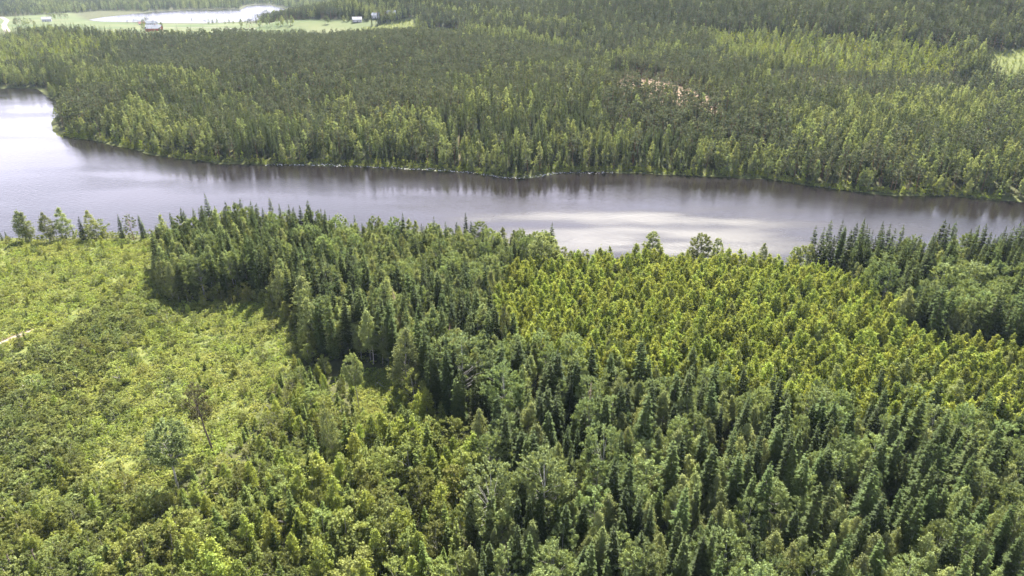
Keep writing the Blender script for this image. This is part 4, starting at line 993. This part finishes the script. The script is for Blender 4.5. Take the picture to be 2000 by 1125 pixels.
# ------------------------------------------------------------------ fallen logs, snag, shore stones
def log_between(name, p, q, rad, label, lift=0.4):
    z0 = float(height(np.array([p[0]]), np.array([p[1]]))[0]); z1 = float(height(np.array([q[0]]), np.array([q[1]]))[0])
    a = np.array([p[0], p[1], z0+lift]); b = np.array([q[0], q[1], z1+lift*0.7])
    t_ = np.linspace(0, 1, 6)[:, None]
    pts_ = a*(1-t_)+b*t_ + rng.normal(0, 0.06, (6, 3))
    V, Q = tube(pts_, np.linspace(rad, rad*0.5, 6), 8)
    n0 = len(V)
    o = add_obj(name, mesh_from(name, V, [(Q, 0), (np.array([[0, 2, 1], [0, 3, 2], [0, 4, 3], [0, 5, 4], [0, 6, 5], [0, 7, 6]]), 0)], [M['bark_grey']], True))
    tag(o, label, 'log')
lg = [(-36.2, 155.8), (-32.0, 152.1), (-35.8, 159.1), (-36.2, 155.8), (-32.3, 159.4), (-33.1, 153.0)]
log_between('fallen_log', lg[0], lg[1], 0.22, 'pale fallen trunk lying across the sunny glade')
log_between('fallen_log', lg[2], lg[3], 0.16, 'shorter fallen stem leaning up to the trunk in the glade')
log_between('fallen_log', lg[4], lg[5], 0.16, 'grey fallen stem at the shaded side of the glade')
lg = [(-128.2, 151.5), (-124.4, 146.7)]
log_between('fallen_log', lg[0], lg[1], 0.3, 'short pale log lying in the meadow at the left')
def snag(x, y, h, label, bark='bark_grey'):
    z = float(height(np.array([x]), np.array([y]))[0])
    g = Geo(); zz = np.linspace(0, 1, 6)
    V, Q = tube(np.stack([0.15*np.sin(zz*3), 0.1*zz, zz*h], 1), 0.2*(1-zz*0.6), 7); g.add(V, Q)
    for i in range(7):
        a = i*2.4; zb = h*(0.55+0.06*i); L = rng.uniform(0.5, 1.3)
        V, Q = tube([(0.1, 0.05, zb), (math.cos(a)*L, math.sin(a)*L, zb+0.1*L)], [0.06, 0.02], 4); g.add(V, Q)
    v, q, t = g.arrays()
    o = add_obj('dead_snag', mesh_from('dead_snag', v, [(q, 0)], [M[bark]], True), None, (x, y, z-0.1)); tag(o, label, 'dead tree')
for a, lab in (((-39.2, 166.1, 5.8), 'grey snag with short branch stubs behind the glade'), ((-25.6, 152.9, 4.8), 'broken grey stem poking out of the pale goat willow'),
               ((-86.1, 90.8, 5.7), 'bare grey dead sapling at the lower left corner'), ((-90.6, 90.5, 5.1), 'leftmost bare dead sapling at the lower left corner'), ((-196.9, 287.7, 5.1), 'thin bare dead stem in the shore row')):
    snag(a[0], a[1], a[2], lab, 'bark_dark' if 'sapling' in lab else 'bark_grey')
stone = mesh_from('stone', np.array([(0.5,0,0),(0.15,0.48,0.02),(-0.4,0.3,0),(-0.45,-0.25,0.03),(0.1,-0.5,0),(0.1,0.05,0.33),(-0.15,-0.1,0.3)])*1.0,
                  [(np.array([(0,1,5),(1,2,5),(2,6,5),(2,3,6),(3,4,6),(4,5,6),(4,0,5)]), 0)], [plain_mat('shore_stone', (0.5, 0.48, 0.45))])
LIB['stone'] = [(stone, stone, stone)]; NOM['stone'] = 1
shore_far = np.array([(-145.9, 398.1), (-115.5, 398.1), (-84.2, 393.5), (-50.5, 387.8), (-23.4, 381.2), (-11.5, 374.8), (-2.8, 369.6), (11.4, 371.6), (26.2, 380.1), (58.5, 381.2)])
ax_, ay_ = along(shore_far, 0.9, -1.5, 1.2); nn = len(ax_); s = rng.uniform(0.4, 1.3, nn)
instancer('shore_stones', ['stone'], np.stack([ax_, ay_, np.maximum(height(ax_, ay_), -0.1)], 1), np.zeros(nn, int), np.stack([np.zeros(nn), np.zeros(nn), rng.uniform(0, 6.28, nn)], 1),
          np.stack([s, s, s], 1), 'pale stones along the far waterline')
ax_, ay_ = along(shore_all, 0.35, 0.2, 6.0); k = vn_(ax_, ay_)+rng.uniform(-0.8, 0.8, len(ax_)) > -0.1; ax_, ay_ = ax_[k], ay_[k]; nn = len(ax_); s = rng.uniform(0.7, 1.8, nn)
instancer('shore_grass', ['fern'], np.stack([ax_, ay_, np.maximum(height(ax_, ay_), -0.05)], 1), rng.integers(0, 4, nn), np.stack([np.zeros(nn), np.zeros(nn), rng.uniform(0, 6.28, nn)], 1),
          np.stack([s, s, s], 1), 'bright green sedge fringe along the far waterline')

# ------------------------------------------------------------------ haze
hz = Geo(); box(hz, -12500, 12500, -400, 8200, -3.0, 215)
v, q, t = hz.arrays()
hm = bpy.data.materials.new('haze'); hm.use_nodes = True; hm.node_tree.nodes.clear()
ho = hm.node_tree.nodes.new('ShaderNodeOutputMaterial'); hv = hm.node_tree.nodes.new('ShaderNodeVolumePrincipled')
hv.inputs['Color'].default_value = (0.62, 0.80, 1.0, 1); hv.inputs['Density'].default_value = 0.000036; hv.inputs['Anisotropy'].default_value = 0.0
hm.node_tree.links.new(hv.outputs[0], ho.inputs['Volume'])
haze = add_obj('haze', mesh_from('haze', v, [(q, 0)], [hm]))
tag(haze, 'pale blue summer haze over the valley', kind='stuff')
